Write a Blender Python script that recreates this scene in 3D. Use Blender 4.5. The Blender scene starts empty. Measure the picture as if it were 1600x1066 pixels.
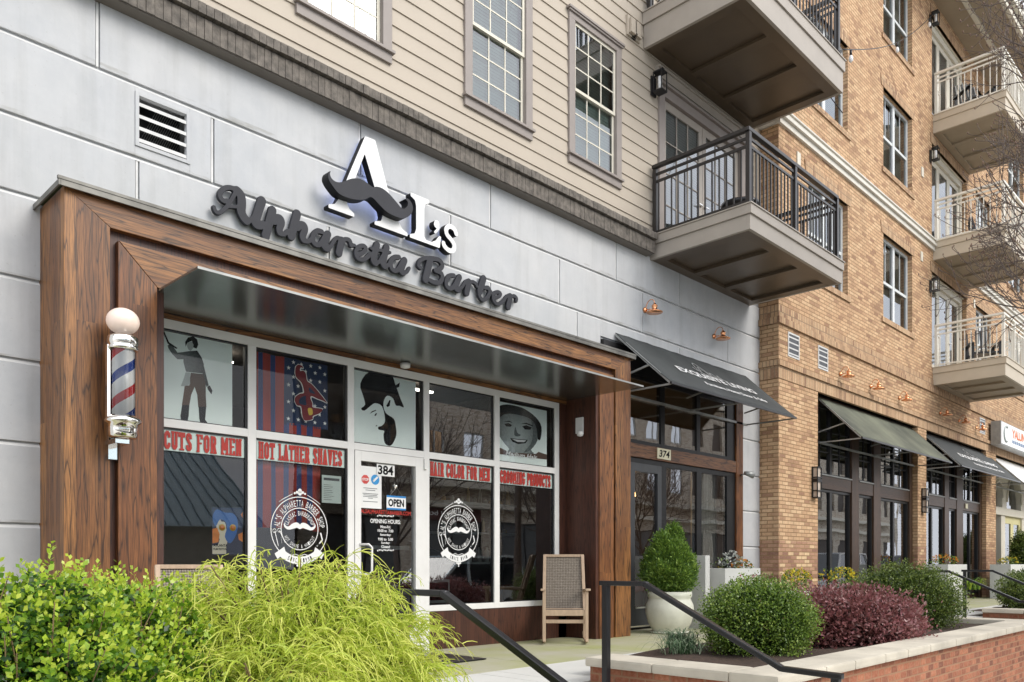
import bpy, bmesh, math, random, json
import numpy as np
from mathutils import Vector, Matrix, noise as mnoise
R=math.radians
S=bpy.context.scene
COL=S.collection
rnd=random.Random(7)

# ---------------- camera, world, sun, exposure ----------------
YAW=45.565
cam=bpy.data.cameras.new('camera'); camo=bpy.data.objects.new('camera',cam); COL.objects.link(camo)
camo.location=(0,0,.93); camo.rotation_euler=(R(90),0,R(-YAW))
cam.sensor_width=36; cam.lens=36*1269.7/1600; cam.shift_y=(882-533)/1600
cam.clip_start=.05; cam.clip_end=500
S.camera=camo
SUN_EL=38; SUN_AZ=200    # compass azimuth, y = north
w=bpy.data.worlds.new('World'); S.world=w; w.use_nodes=True
nt=w.node_tree; nt.nodes.clear()
wo=nt.nodes.new('ShaderNodeOutputWorld'); bg=nt.nodes.new('ShaderNodeBackground'); bg.inputs[1].default_value=.135
sk=nt.nodes.new('ShaderNodeTexSky'); sk.sky_type='NISHITA'; sk.sun_disc=False
sk.sun_elevation=R(SUN_EL); sk.sun_rotation=R(SUN_AZ); sk.air_density=1.2; sk.dust_density=2.5; sk.ozone_density=1
tc=nt.nodes.new('ShaderNodeTexCoord'); mp=nt.nodes.new('ShaderNodeMapping'); mp.inputs['Scale'].default_value=(1.5,1.5,4)
ns=nt.nodes.new('ShaderNodeTexNoise'); ns.inputs['Scale'].default_value=1.6; ns.inputs['Detail'].default_value=7; ns.inputs['Roughness'].default_value=.6
cr=nt.nodes.new('ShaderNodeValToRGB'); cr.color_ramp.elements[0].position=.28; cr.color_ramp.elements[0].color=(.45,.45,.45,1); cr.color_ramp.elements[1].position=.52
mx=nt.nodes.new('ShaderNodeMix'); mx.data_type='RGBA'
mx.inputs['B'].default_value=(8.0,8.2,8.7,1)
L=nt.links.new
L(tc.outputs['Generated'],mp.inputs[0]); L(mp.outputs[0],ns.inputs['Vector']); L(ns.outputs['Fac'],cr.inputs[0])
L(cr.outputs[0],mx.inputs['Factor']); L(sk.outputs[0],mx.inputs['A']); L(mx.outputs['Result'],bg.inputs[0]); L(bg.outputs[0],wo.inputs[0])
sl=bpy.data.lights.new('sun','SUN'); sl.energy=1.4; sl.angle=R(32); sl.color=(1,.95,.87)
so=bpy.data.objects.new('sun',sl); COL.objects.link(so)
sd=Vector((math.sin(R(SUN_AZ))*math.cos(R(SUN_EL)),math.cos(R(SUN_AZ))*math.cos(R(SUN_EL)),math.sin(R(SUN_EL))))
# sun stands in front of the facade, to the right: mirror x so it comes from +x, -y
sd.x=abs(sd.x)
sk.sun_rotation=math.atan2(sd.x,sd.y)
so.rotation_euler=(-sd).to_track_quat('-Z','Y').to_euler()
S.view_settings.view_transform='Standard'; S.view_settings.look='None'; S.view_settings.exposure=.64; S.view_settings.gamma=1
S.view_settings.use_curve_mapping=False
S.cycles.max_bounces=8; S.cycles.transparent_max_bounces=16; S.cycles.diffuse_bounces=3; S.cycles.glossy_bounces=3
S.cycles.caustics_reflective=False; S.cycles.caustics_refractive=False

# ---------------- materials ----------------
def nodes(name):
    m=bpy.data.materials.new(name); m.use_nodes=True; n=m.node_tree; n.nodes.clear()
    o=n.nodes.new('ShaderNodeOutputMaterial'); b=n.nodes.new('ShaderNodeBsdfPrincipled'); n.links.new(b.outputs[0],o.inputs[0])
    return m,n,b,o
def N(n,t,**k):
    x=n.nodes.new('ShaderNode'+t)
    for a,v in k.items():
        if hasattr(x,a): setattr(x,a,v)
    return x
def sv(x,**k):
    for a,v in k.items(): x.inputs[a.replace('_',' ')].default_value=v
    return x
def c4(c): return (c[0],c[1],c[2],1)
def math_(n,op,a,b=None,c=None):
    x=N(n,'Math',operation=op)
    for i,v in enumerate((a,b,c)):
        if v is None: continue
        if isinstance(v,(int,float)): x.inputs[i].default_value=v
        else: n.links.new(v,x.inputs[i])
    return x.outputs[0]
def mixc(n,f,a,b,bt='MIX'):
    x=N(n,'Mix',data_type='RGBA',blend_type=bt)
    for s,v in (('Factor',f),('A',a),('B',b)):
        if isinstance(v,(int,float)): x.inputs[s].default_value=v
        elif isinstance(v,tuple): x.inputs[s].default_value=c4(v)
        else: n.links.new(v,x.inputs[s])
    return x.outputs['Result']
def ramp(n,f,els,interp='LINEAR'):
    x=N(n,'ValToRGB'); r=x.color_ramp; r.interpolation=interp
    while len(r.elements)<len(els): r.elements.new(.5)
    for e,(p,c) in zip(r.elements,els):
        e.position=p; e.color=c4(c) if isinstance(c,tuple) else (c,c,c,1)
    n.links.new(f,x.inputs[0]); return x.outputs[0]
def bump(n,b,h,strength=.3,dist=.01):
    x=N(n,'Bump'); x.inputs['Strength'].default_value=strength; x.inputs['Distance'].default_value=dist
    n.links.new(h,x.inputs['Height']); n.links.new(x.outputs[0],b.inputs['Normal'])
def tnoise(n,vec,scale,detail=4,rough=.55):
    x=N(n,'TexNoise'); sv(x,Scale=scale,Detail=detail,Roughness=rough); n.links.new(vec,x.inputs['Vector']); return x.outputs['Fac']
def scl(n,vec,s):
    x=N(n,'Mapping'); x.inputs['Scale'].default_value=s; n.links.new(vec,x.inputs[0]); return x.outputs[0]
_mc={}
def M(name,col,rough=.6,metal=0,var=.12,scale=6,bmp=0,streak=None,spec=.5,coat=0,emit=None,col2=None):
    if name in _mc: return _mc[name]
    m,n,b,o=nodes(name); v=N(n,'TexCoord').outputs['Object']
    if streak: v=scl(n,v,streak)
    f=tnoise(n,v,scale)
    f2=ramp(n,f,[(.3,0.0),(.7,1.0)])
    d=tuple(x*(1-var) for x in col); l=tuple(min(1,x*(1+var)) for x in col) if col2 is None else col2
    n.links.new(mixc(n,f2,d,l),b.inputs['Base Color'])
    sv(b,Roughness=rough,Metallic=metal); b.inputs['Specular IOR Level'].default_value=spec
    b.inputs['Coat Weight'].default_value=coat
    if bmp: bump(n,b,tnoise(n,v,scale*5,6),bmp,.004)
    if emit: b.inputs['Emission Color'].default_value=c4(emit[:3]); b.inputs['Emission Strength'].default_value=emit[3]
    _mc[name]=m; return m
def wallvec(n,swap=False,xo=0,zo=0):
    p=N(n,'TexCoord').outputs['Object']; s=N(n,'SeparateXYZ'); n.links.new(p,s.inputs[0])
    g=N(n,'NewGeometry') if False else n.nodes.new('ShaderNodeNewGeometry'); s2=N(n,'SeparateXYZ'); n.links.new(g.outputs['True Normal'],s2.inputs[0])
    ax=math_(n,'GREATER_THAN',math_(n,'ABSOLUTE',s2.outputs[0]),.6)
    az=math_(n,'GREATER_THAN',math_(n,'ABSOLUTE',s2.outputs[2]),.6)
    mixf=lambda f,a,b_: math_(n,'ADD',math_(n,'MULTIPLY',a,math_(n,'SUBTRACT',1,f)),math_(n,'MULTIPLY',b_,f))
    u=mixf(ax,s.outputs[0],s.outputs[1]); v=mixf(az,s.outputs[2],s.outputs[1])
    u=math_(n,'ADD',u,xo); v=math_(n,'ADD',v,zo)
    c=N(n,'CombineXYZ')
    n.links.new(v if swap else u,c.inputs[0]); n.links.new(u if swap else v,c.inputs[1])
    return p,c.outputs[0],s
def brick(name,pal,mortar,soldier=False,bw=.213,rh=.0677,low=None,zo=0,ms=.009,bmp=.6,swapn=None):
    m,n,b,o=nodes(name); p,v,s=wallvec(n,soldier,zo=zo)
    x=N(n,'TexBrick'); sv(x,Scale=1.0); x.inputs['Color1'].default_value=(0,0,0,1); x.inputs['Color2'].default_value=(1,1,1,1); x.inputs['Mortar'].default_value=(.5,.5,.5,1)
    x.inputs['Mortar Size'].default_value=ms; x.inputs['Mortar Smooth'].default_value=.3; x.inputs['Bias'].default_value=0
    x.inputs['Brick Width'].default_value=bw; x.inputs['Row Height'].default_value=rh
    if soldier: x.offset=0
    n.links.new(v,x.inputs['Vector'])
    big=tnoise(n,p,.9,3)
    t=math_(n,'ADD',N_color(n,x.outputs['Color']),math_(n,'MULTIPLY',math_(n,'SUBTRACT',big,.5),.5))
    col=ramp(n,t,pal,'LINEAR')
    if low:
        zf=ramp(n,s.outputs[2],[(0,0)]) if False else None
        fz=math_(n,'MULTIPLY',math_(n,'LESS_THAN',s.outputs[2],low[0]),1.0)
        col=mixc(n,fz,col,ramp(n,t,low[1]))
    col=mixc(n,ramp(n,tnoise(n,p,38,5),[(.3,0.0),(.7,1.0)]),mixc(n,.16,col,(0,0,0)),mixc(n,.08,col,(1,.9,.8)))
    col=mixc(n,x.outputs['Fac'],col,mortar)
    # weather streaks
    st=ramp(n,tnoise(n,scl(n,p,(3,3,.5)),1.2,5),[(.45,0.0),(.75,1.0)])
    col=mixc(n,math_(n,'MULTIPLY',st,.22),col,(.12,.09,.06))
    n.links.new(col,b.inputs['Base Color']); sv(b,Roughness=.85); b.inputs['Specular IOR Level'].default_value=.25
    h=math_(n,'ADD',math_(n,'MULTIPLY',math_(n,'SUBTRACT',1,x.outputs['Fac']),1.0),math_(n,'MULTIPLY',tnoise(n,p,60,4),.35))
    bump(n,b,h,bmp,.006)
    return m
def N_color(n,c):
    x=N(n,'RGBToBW'); n.links.new(c,x.inputs[0]); return x.outputs[0]
def wood(name,axis='z',bw=.145,dark=(.028,.011,.005),mid=(.23,.09,.028),lite=(.56,.26,.08),rough=.45,seed=0):
    m,n,b,o=nodes(name); p=N(n,'TexCoord').outputs['Object']; s=N(n,'SeparateXYZ'); n.links.new(p,s.inputs[0])
    X,Y,Z=s.outputs
    if axis=='z': u=math_(n,'ADD',X,math_(n,'MULTIPLY',Y,.93)); al=Z
    elif axis=='x': u=math_(n,'ADD',Z,math_(n,'MULTIPLY',Y,.93)); al=X
    else: u=math_(n,'ADD',X,Z); al=Y
    brd=math_(n,'FLOOR',math_(n,'DIVIDE',math_(n,'ADD',u,seed*.37),bw))
    wn=N(n,'TexWhiteNoise',noise_dimensions='1D'); n.links.new(brd,wn.inputs['W'])
    # board lengths
    cell=math_(n,'FLOOR',math_(n,'ADD',math_(n,'DIVIDE',al,3.4),math_(n,'MULTIPLY',wn.outputs[0],7)))
    wn2=N(n,'TexWhiteNoise',noise_dimensions='2D'); c=N(n,'CombineXYZ'); n.links.new(brd,c.inputs[0]); n.links.new(cell,c.inputs[1]); n.links.new(c.outputs[0],wn2.inputs['Vector'])
    off=math_(n,'MULTIPLY',wn2.outputs['Value'],23)
    g=N(n,'CombineXYZ'); n.links.new(math_(n,'ADD',math_(n,'MULTIPLY',u,7),off),g.inputs[0]); n.links.new(math_(n,'ADD',math_(n,'MULTIPLY',al,.55),off),g.inputs[1])
    base=tnoise(n,g.outputs[0],1.0,3,.5)
    rings=math_(n,'FRACT',math_(n,'MULTIPLY',base,11))
    rings=math_(n,'ABSOLUTE',math_(n,'SUBTRACT',rings,.5))
    line=ramp(n,rings,[(0,0.0),(.12,.75),(.5,1.0)])
    g2=N(n,'CombineXYZ'); n.links.new(math_(n,'MULTIPLY',u,160),g2.inputs[0]); n.links.new(math_(n,'ADD',math_(n,'MULTIPLY',al,5),off),g2.inputs[1])
    fine=tnoise(n,g2.outputs[0],1.0,4,.6)
    slow=tnoise(n,p,1.1,3)
    tone=math_(n,'ADD',math_(n,'MULTIPLY',wn2.outputs['Value'],.20),math_(n,'ADD',math_(n,'MULTIPLY',base,.62),math_(n,'MULTIPLY',slow,.28)))
    col=ramp(n,tone,[(.1,dark),(.45,mid),(.85,lite)])
    col=mixc(n,math_(n,'MULTIPLY',math_(n,'SUBTRACT',1,line),.92),col,dark)
    col=mixc(n,math_(n,'MULTIPLY',ramp(n,fine,[(.38,1.0),(.62,0.0)]),.62),col,dark)
    fr=math_(n,'FRACT',math_(n,'DIVIDE',math_(n,'ADD',u,seed*.37),bw))
    gap=math_(n,'LESS_THAN',fr,.022)
    col=mixc(n,math_(n,'MULTIPLY',gap,.8),col,(.012,.006,.004))
    n.links.new(col,b.inputs['Base Color']); sv(b,Roughness=rough)
    bump(n,b,math_(n,'ADD',math_(n,'MULTIPLY',fine,.4),math_(n,'MULTIPLY',math_(n,'SUBTRACT',1,gap),1.0)),.35,.003)
    return m
def glass(name,tint=(.93,.97,.95),ior=1.9,rough=.004):
    m,n,b,o=nodes(name); n.nodes.remove(b)
    t=N(n,'BsdfTransparent'); t.inputs[0].default_value=c4(tint); g=N(n,'BsdfGlossy'); g.inputs['Color'].default_value=(.95,.97,1,1); g.inputs['Roughness'].default_value=rough
    f=N(n,'Fresnel'); f.inputs[0].default_value=ior; mm=N(n,'MixShader')
    # hardly visible waviness of float glass
    p=N(n,'TexCoord').outputs['Object']; bp=N(n,'Bump'); bp.inputs['Strength'].default_value=.06; bp.inputs['Distance'].default_value=.02
    n.links.new(tnoise(n,p,1.6,1),bp.inputs['Height']); n.links.new(bp.outputs[0],g.inputs['Normal'])
    n.links.new(f.outputs[0],mm.inputs[0]); n.links.new(t.outputs[0],mm.inputs[1]); n.links.new(g.outputs[0],mm.inputs[2]); n.links.new(mm.outputs[0],o.inputs[0])
    return m
def leafmat(name,cols,rough=.45,trans=.3,spec=.5,scale=30):
    m,n,b,o=nodes(name)
    oi=n.nodes.new('ShaderNodeAttribute'); oi.attribute_name='tint'
    col=ramp(n,oi.outputs['Fac'],[(i/(len(cols)-1),c) for i,c in enumerate(cols)])
    n.links.new(col,b.inputs['Base Color']); sv(b,Roughness=rough); b.inputs['Specular IOR Level'].default_value=spec
    t=N(n,'BsdfTranslucent'); n.links.new(col,t.inputs[0]); mm=N(n,'MixShader'); mm.inputs[0].default_value=trans
    n.links.new(b.outputs[0],mm.inputs[1]); n.links.new(t.outputs[0],mm.inputs[2]); n.links.new(mm.outputs[0],o.inputs[0])
    return m
BR_PAL=[(.0,(.33,.175,.10)),(.14,(.45,.26,.145)),(.30,(.57,.35,.195)),(.65,(.63,.40,.225)),(1.0,(.70,.475,.28))]
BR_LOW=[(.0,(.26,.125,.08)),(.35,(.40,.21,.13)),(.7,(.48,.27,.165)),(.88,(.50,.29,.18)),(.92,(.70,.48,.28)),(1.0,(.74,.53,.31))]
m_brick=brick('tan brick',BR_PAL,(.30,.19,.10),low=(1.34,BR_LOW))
m_sold=brick('tan soldier brick',[(p,tuple(x*.92 for x in c)) for p,c in BR_PAL],(.28,.20,.13),soldier=True,bw=.24,rh=.0677)
m_redbr=brick('red planter brick',[(0,(.20,.06,.03)),(.5,(.36,.115,.055)),(1,(.46,.17,.085))],(.36,.20,.12),bw=.145)
m_wz=wood('stained wood vertical','z'); m_wx=wood('stained wood horizontal','x',.1,seed=3)
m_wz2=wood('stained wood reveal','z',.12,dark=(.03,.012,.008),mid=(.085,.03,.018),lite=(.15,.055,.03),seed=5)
m_wlit=wood('warm stained wood','z',.13,mid=(.22,.08,.026),lite=(.46,.19,.06),seed=8)
m_bw=wood('brown bay wood','x',.2,dark=(.022,.011,.006),mid=(.060,.029,.014),lite=(.115,.055,.027),seed=1); m_bwz=wood('brown bay wood post','z',.2,dark=(.022,.011,.006),mid=(.060,.029,.014),lite=(.115,.055,.027),seed=2)
m_beam=wood('oak beam','x',.3,mid=(.2,.085,.035),lite=(.33,.15,.06),seed=6)
m_panel=M('pale grey render panel',(.47,.50,.55),.75,var=.10,scale=1.6,bmp=.18,streak=(1,1,.5),col2=(.57,.57,.57))
def panel_mat():
    m,n,b,o=nodes('pale grey stained render'); p=N(n,'TexCoord').outputs['Object']
    big=ramp(n,tnoise(n,p,.8,5,.6),[(.3,0.0),(.7,1.0)]); col=mixc(n,big,(.455,.47,.49),(.54,.54,.54))
    st=ramp(n,tnoise(n,scl(n,p,(9,9,.55)),1.0,6,.65),[(.48,0.0),(.78,1.0)]); col=mixc(n,math_(n,'MULTIPLY',st,.32),col,(.30,.30,.285))
    mo=ramp(n,tnoise(n,p,5,8,.7),[(.42,0.0),(.75,1.0)]); col=mixc(n,math_(n,'MULTIPLY',mo,.34),col,(.64,.64,.64))
    sp=ramp(n,tnoise(n,p,38,2),[(.70,0.0),(.76,1.0)]); col=mixc(n,math_(n,'MULTIPLY',sp,.25),col,(.28,.27,.25))
    s=N(n,'SeparateXYZ'); n.links.new(p,s.inputs[0])
    # dirt that collects in a thin line along the horizontal joints
    fr=math_(n,'FRACT',math_(n,'DIVIDE',math_(n,'ADD',s.outputs[2],.02),.61)); e=ramp(n,math_(n,'MULTIPLY',math_(n,'LESS_THAN',fr,.10),tnoise(n,scl(n,p,(2.5,2.5,10)),1.5,5)),[(.50,0.0),(.75,1.0)])
    col=mixc(n,math_(n,'MULTIPLY',e,.6),col,(.25,.24,.20))
    n.links.new(col,b.inputs['Base Color']); sv(b,Roughness=.8); b.inputs['Specular IOR Level'].default_value=.25
    bump(n,b,math_(n,'ADD',tnoise(n,p,3,4),math_(n,'MULTIPLY',tnoise(n,p,70,4),.25)),.35,.006); return m
m_panel=panel_mat()
m_joint=M('grey joint',(.40,.41,.42),.8)
m_lip=M('joint lip',(.62,.62,.61),.6)
m_corn=M('taupe cast brick',(.135,.118,.10),.8,var=.45,scale=14,bmp=1.0)
m_corn2=M('taupe smooth soffit',(.16,.14,.12),.7,var=.08)
m_side=M('beige siding paint',(.445,.385,.31),.6,var=.03,scale=2,bmp=.05)
m_trim=M('taupe trim paint',(.27,.235,.215),.55,var=.05)
m_cream=M('cream sash paint',(.66,.62,.52),.5,var=.03)
m_taupe=M('taupe balcony paint',(.36,.32,.275),.5,var=.06,scale=3)
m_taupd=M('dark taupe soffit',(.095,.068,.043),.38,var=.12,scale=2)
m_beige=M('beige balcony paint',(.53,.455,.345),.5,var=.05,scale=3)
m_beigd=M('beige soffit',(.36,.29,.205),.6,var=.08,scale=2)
m_blk=M('black metal',(.012,.012,.014),.3,var=.2,spec=.45); m_blkf=M('black window frame',(.011,.011,.012),.4,var=.2,spec=.35)
m_rail=M('bronze railing metal',(.022,.019,.018),.35,var=.15); m_whr=M('off white railing',(.78,.75,.66),.45,var=.04)
m_alu=M('silver aluminium frame',(.80,.79,.77),.4,.1,var=.05,scale=4); m_chr=M('polished chrome',(.86,.84,.80),.08,1,var=.03)
m_galv=M('galvanised flashing',(.33,.34,.33),.45,.5,var=.2,scale=5); m_flash=M('weathered dark flashing',(.17,.165,.15),.5,.5,var=.35,scale=6); m_moss=M('mossy flashing top',(.07,.08,.035),.8,var=.4)
m_can=M('dark mirror canopy metal',(.34,.36,.34),.24,.9,var=.1,scale=3)
m_cop=M('polished copper',(.90,.43,.22),.22,1,var=.12,scale=9)
m_white=M('white paint',(.78,.78,.77),.5,var=.03); m_vinyl=M('white vinyl',(.80,.80,.79),.5,var=.02)
m_vw=M('white window vinyl frame',(.66,.69,.69),.4,var=.03)
m_ltr=M('charcoal sign face',(.030,.031,.038),.6,var=.08,spec=.3); m_ltrs=M('black sign side',(.008,.008,.010),.5,spec=.2)
m_halo=M('blue white led back',(.6,.65,1),.5,emit=(.50,.60,1.0,1.3))
m_red=M('red vinyl lettering',(.45,.028,.018),.5,var=.04); m_strip=M('frosted film',(.70,.80,.75),.5,var=.04,scale=3)
m_film=M('frosted poster film',(.86,.94,.90),.5,var=.05,scale=2); m_ink=M('black ink',(.010,.010,.011),.8,spec=.1)
m_gr1=M('grey ink',(.11,.12,.125),.6,var=.3,scale=20); m_gr2=M('mid grey ink',(.42,.46,.45),.6,var=.1); m_brn=M('brown ink',(.085,.045,.03),.6,var=.2)
m_conc=M('weathered patio concrete',(.46,.43,.34),.85,var=.1,scale=1.3,bmp=.2,col2=(.33,.34,.14)); m_conc2=M('pale concrete walk',(.58,.57,.53),.85,var=.07,scale=1.2,bmp=.2)
m_road=M('asphalt',(.055,.055,.056),.9,var=.2,scale=8,bmp=.4); m_soil=M('dark mulch',(.05,.03,.02),.95,var=.5,scale=30,bmp=1)
m_cap=M('limestone cap',(.52,.475,.39),.8,var=.2,scale=2.5,bmp=.4)
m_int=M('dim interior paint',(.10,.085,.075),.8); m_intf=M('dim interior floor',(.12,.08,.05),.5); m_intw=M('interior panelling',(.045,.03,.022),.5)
m_glassm=glass('window glass moderate',(.97,.99,.98),1.62); m_glass=glass('window glass',(.95,.98,.97),2.7); m_glassg=glass('green tinted glass',(.84,.95,.89),3.0); m_glassf=glass('glass over film',(.98,1,.99),1.38); m_glassd=glass('dark window glass',(.60,.70,.65),3.3); m_glassu=glass('clear coated glass',(.80,.92,.86),2.4)
m_canv=M('charcoal awning canvas',(.05,.055,.055),.8,var=.25,scale=1.5,bmp=.2)
m_canvg=M('mossy green awning canvas',(.075,.082,.062),.8,var=.3,scale=1.0,bmp=.3,col2=(.17,.18,.125))
m_teak=M('weathered teak',(.47,.34,.235),.6,var=.12,scale=9,streak=(4,4,1)); m_wick=None
m_pot=M('mossy white glazed pot',(.62,.62,.52),.55,var=.12,scale=5); m_plnt=M('pale grey planter',(.62,.62,.58),.6,var=.05)
m_bark=M('grey brown bark',(.13,.10,.085),.8,var=.35,scale=25,bmp=.6); m_stem=M('green brown stem',(.16,.11,.05),.8)
m_blind=M('white blind slats',(.86,.88,.87),.6,var=.02); m_curt=M('cream curtain',(.62,.63,.55),.8,var=.05)

# ---------------- mesh helpers ----------------
def link(o,parent=None,world=True):
    COL.objects.link(o)
    if parent is not None:
        o.parent=parent
        if world:
            q=parent; off=Vector((0,0,0))
            while q is not None: off+=q.location; q=q.parent
            o.location=-off
    return o
def tag(o,label=None,cat=None,group=None,kind=None):
    if label: o['label']=label
    if cat: o['category']=cat
    if group: o['group']=group
    if kind: o['kind']=kind
    return o
def thing(name,label,cat,loc=(0,0,0),rz=0,group=None):
    o=bpy.data.objects.new(name,None); COL.objects.link(o); o.location=loc; o.rotation_euler=(0,0,rz); o.empty_display_size=.1
    return tag(o,label,cat,group)
def copy_tree(o,parent=None):
    c=o.copy(); COL.objects.link(c)
    if parent is not None: c.parent=parent
    for ch in list(o.children): copy_tree(ch,c)
    return c
class MB:
    def __init__(s): s.v=[]; s.f=[]; s.sm=[]
    def add(s,vs,fs,smooth=False):
        n=len(s.v); s.v+= [tuple(p) for p in vs]; s.f+=[tuple(i+n for i in f) for f in fs]; s.sm+=[smooth]*len(fs); return s
    def box(s,x0,x1,y0,y1,z0,z1):
        vs=[(x,y,z) for x in(x0,x1) for y in(y0,y1) for z in(z0,z1)]
        return s.add(vs,[(0,1,3,2),(4,6,7,5),(0,4,5,1),(2,3,7,6),(0,2,6,4),(1,5,7,3)])
    def bar(s,p0,p1,w,h,up=(0,0,1)):
        p0=Vector(p0);p1=Vector(p1); d=(p1-p0).normalized(); u=Vector(up)
        if abs(d.dot(u))>.98: u=Vector((0,1,0))
        a=d.cross(u).normalized(); b=a.cross(d).normalized(); vs=[]
        for p in(p0,p1):
            for i,j in((-1,-1),(1,-1),(1,1),(-1,1)): vs.append(p+a*(i*w/2)+b*(j*h/2))
        return s.add(vs,[(0,1,2,3),(7,6,5,4),(0,4,5,1),(1,5,6,2),(2,6,7,3),(3,7,4,0)])
    def tube(s,pts,r,n=8,caps=True,smooth=True):
        pts=[Vector(p) for p in pts]; rs=r if isinstance(r,(list,tuple)) else [r]*len(pts); vs=[];fs=[]
        prev=None
        for i,p in enumerate(pts):
            d=(pts[min(i+1,len(pts)-1)]-pts[max(i-1,0)]).normalized()
            if prev is None:
                u=Vector((0,0,1)) if abs(d.z)<.9 else Vector((1,0,0)); a=d.cross(u).normalized()
            else: a=(prev-d*prev.dot(d)).normalized()
            prev=a; b=d.cross(a)
            for k in range(n):
                t=2*math.pi*k/n; vs.append(p+a*(math.cos(t)*rs[i])+b*(math.sin(t)*rs[i]))
        for i in range(len(pts)-1):
            for k in range(n): fs.append((i*n+k,i*n+(k+1)%n,(i+1)*n+(k+1)%n,(i+1)*n+k))
        s.add(vs,fs,smooth)
        if caps:
            m=len(s.v)-len(vs); s.f.append(tuple(m+k for k in range(n))[::-1]); s.f.append(tuple(m+(len(pts)-1)*n+k for k in range(n))); s.sm+=[False,False]
        return s
    def lathe(s,c,prof,n=24,smooth=True,axis='z'):
        vs=[];fs=[]
        for r,z in prof:
            for k in range(n):
                t=2*math.pi*k/n; x,y=r*math.cos(t),r*math.sin(t)
                vs.append((c[0]+x,c[1]+y,c[2]+z) if axis=='z' else (c[0]+x,c[1]+z,c[2]+y))
        for i in range(len(prof)-1):
            for k in range(n): fs.append((i*n+k,i*n+(k+1)%n,(i+1)*n+(k+1)%n,(i+1)*n+k))
        fs.append(tuple(range(n))[::-1]); fs.append(tuple((len(prof)-1)*n+k for k in range(n)))
        return s.add(vs,fs,smooth)
    def poly(s,pts,y0,y1):   # outline in xz, thickness in y
        n=len(pts); vs=[(x,y0,z) for x,z in pts]+[(x,y1,z) for x,z in pts]
        return s.add(vs,[tuple(range(n)),tuple(range(2*n-1,n-1,-1))]+[(i,(i+1)%n+0,(i+1)%n+n,i+n)[::-1] for i in range(n)])
    def polyx(s,pts,x0,x1):  # outline in yz, thickness in x
        n=len(pts); vs=[(x0,y,z) for y,z in pts]+[(x1,y,z) for y,z in pts]
        return s.add(vs,[tuple(range(n)),tuple(range(2*n-1,n-1,-1))]+[(i,(i+1)%n,(i+1)%n+n,i+n)[::-1] for i in range(n)])
    def build(s,name,mat,parent=None,world=True,bev=0,label=None):
        me=bpy.data.meshes.new(name); me.from_pydata(s.v,[],s.f)
        me.polygons.foreach_set('use_smooth',s.sm)
        bm=bmesh.new(); bm.from_mesh(me); bmesh.ops.recalc_face_normals(bm,faces=bm.faces)
        if bev:
            es=[e for e in bm.edges if len(e.link_faces)==2 and e.calc_face_angle(0)>.6]
            bmesh.ops.bevel(bm,geom=es,offset=bev,segments=2,profile=.7,affect='EDGES',clamp_overlap=True)
        bm.to_mesh(me); bm.free()
        me.materials.append(mat); o=bpy.data.objects.new(name,me); link(o,parent,world)
        if label: o['label']=label
        return o
def B1(*a): return MB().box(*a)
def quad(name,pts,mat,parent,world=True):
    m=MB(); m.add(pts,[tuple(range(len(pts)))]); return m.build(name,mat,parent,world)
def pane(x0,x1,z0,z1,y,parent,mat=None,name='pane',world=True):
    me=bpy.data.meshes.new(name); me.from_pydata([(x0,y,z0),(x1,y,z0),(x1,y,z1),(x0,y,z1)],[],[(0,1,2,3)])
    me.materials.append(mat or m_glass); o=bpy.data.objects.new(name,me); return link(o,parent,world)
def wall_holes(mb,x0,x1,z0,z1,y,holes,depth):
    xs=sorted({x0,x1}|{h[0] for h in holes}|{h[1] for h in holes}); zs=sorted({z0,z1}|{h[2] for h in holes}|{h[3] for h in holes})
    for i in range(len(xs)-1):
        for j in range(len(zs)-1):
            cx=(xs[i]+xs[i+1])/2; cz=(zs[j]+zs[j+1])/2
            if any(h[0]<cx<h[1] and h[2]<cz<h[3] for h in holes): continue
            mb.add([(xs[i],y,zs[j]),(xs[i+1],y,zs[j]),(xs[i+1],y,zs[j+1]),(xs[i],y,zs[j+1])],[(0,1,2,3)])
    for a,b,c,d in holes:
        for q in ([(a,c),(a,d)],[(b,d),(b,c)],[(a,d),(b,d)],[(b,c),(a,c)]):
            (p,r_),(t,u)=q; mb.add([(p,y,r_),(t,y,u),(t,y+depth,u),(p,y+depth,r_)],[(0,1,2,3)])
    return mb
def flat(mb,pts,y):
    mb.add([(x,y,z) for x,z in pts],[tuple(range(len(pts)))]); return mb
# -------- text --------
_tx={}
def glyphs(s,bold=0,shear=0):
    k=(s,bold,shear)
    if k in _tx: return _tx[k]
    c=bpy.data.curves.new('t','FONT'); c.body=s; c.size=1; c.offset=bold; c.shear=shear; c.resolution_u=3
    o=bpy.data.objects.new('t',c); COL.objects.link(o); dg=bpy.context.evaluated_depsgraph_get()
    me=bpy.data.meshes.new_from_object(o.evaluated_get(dg))
    vs=np.array([v.co[:] for v in me.vertices]).reshape(-1,3); fs=[tuple(p.vertices) for p in me.polygons]
    bpy.data.objects.remove(o); bpy.data.curves.remove(c); bpy.data.meshes.remove(me)
    _tx[k]=(vs,fs); return vs,fs
def put_text(mb,s,x0,z0,h,y,wd=None,bold=.01,shear=0,center=False,rot=0,fixh=None):
    """text on an xz plane; fitted to height h (cap height) and width wd"""
    vs,fs=glyphs(s,bold,shear)
    if len(vs)==0: return mb
    mn=vs.min(0); mxx=vs.max(0); base=min(0,mn[1]) if fixh is None else 0
    sc=h/.72 if fixh is not None else h/(mxx[1]-mn[1]); zz=mn[1] if fixh is None else 0
    sx=wd/(mxx[0]-mn[0]) if wd else sc
    X=(vs[:,0]-mn[0])*sx; Z=(vs[:,1]-zz)*sc
    if center: X=X-(mxx[0]-mn[0])*sx/2
    c,s_=math.cos(rot),math.sin(rot)
    mb.add([(x0+a*c-b*s_,y,z0+a*s_+b*c) for a,b in zip(X,Z)],fs); return mb
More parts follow.
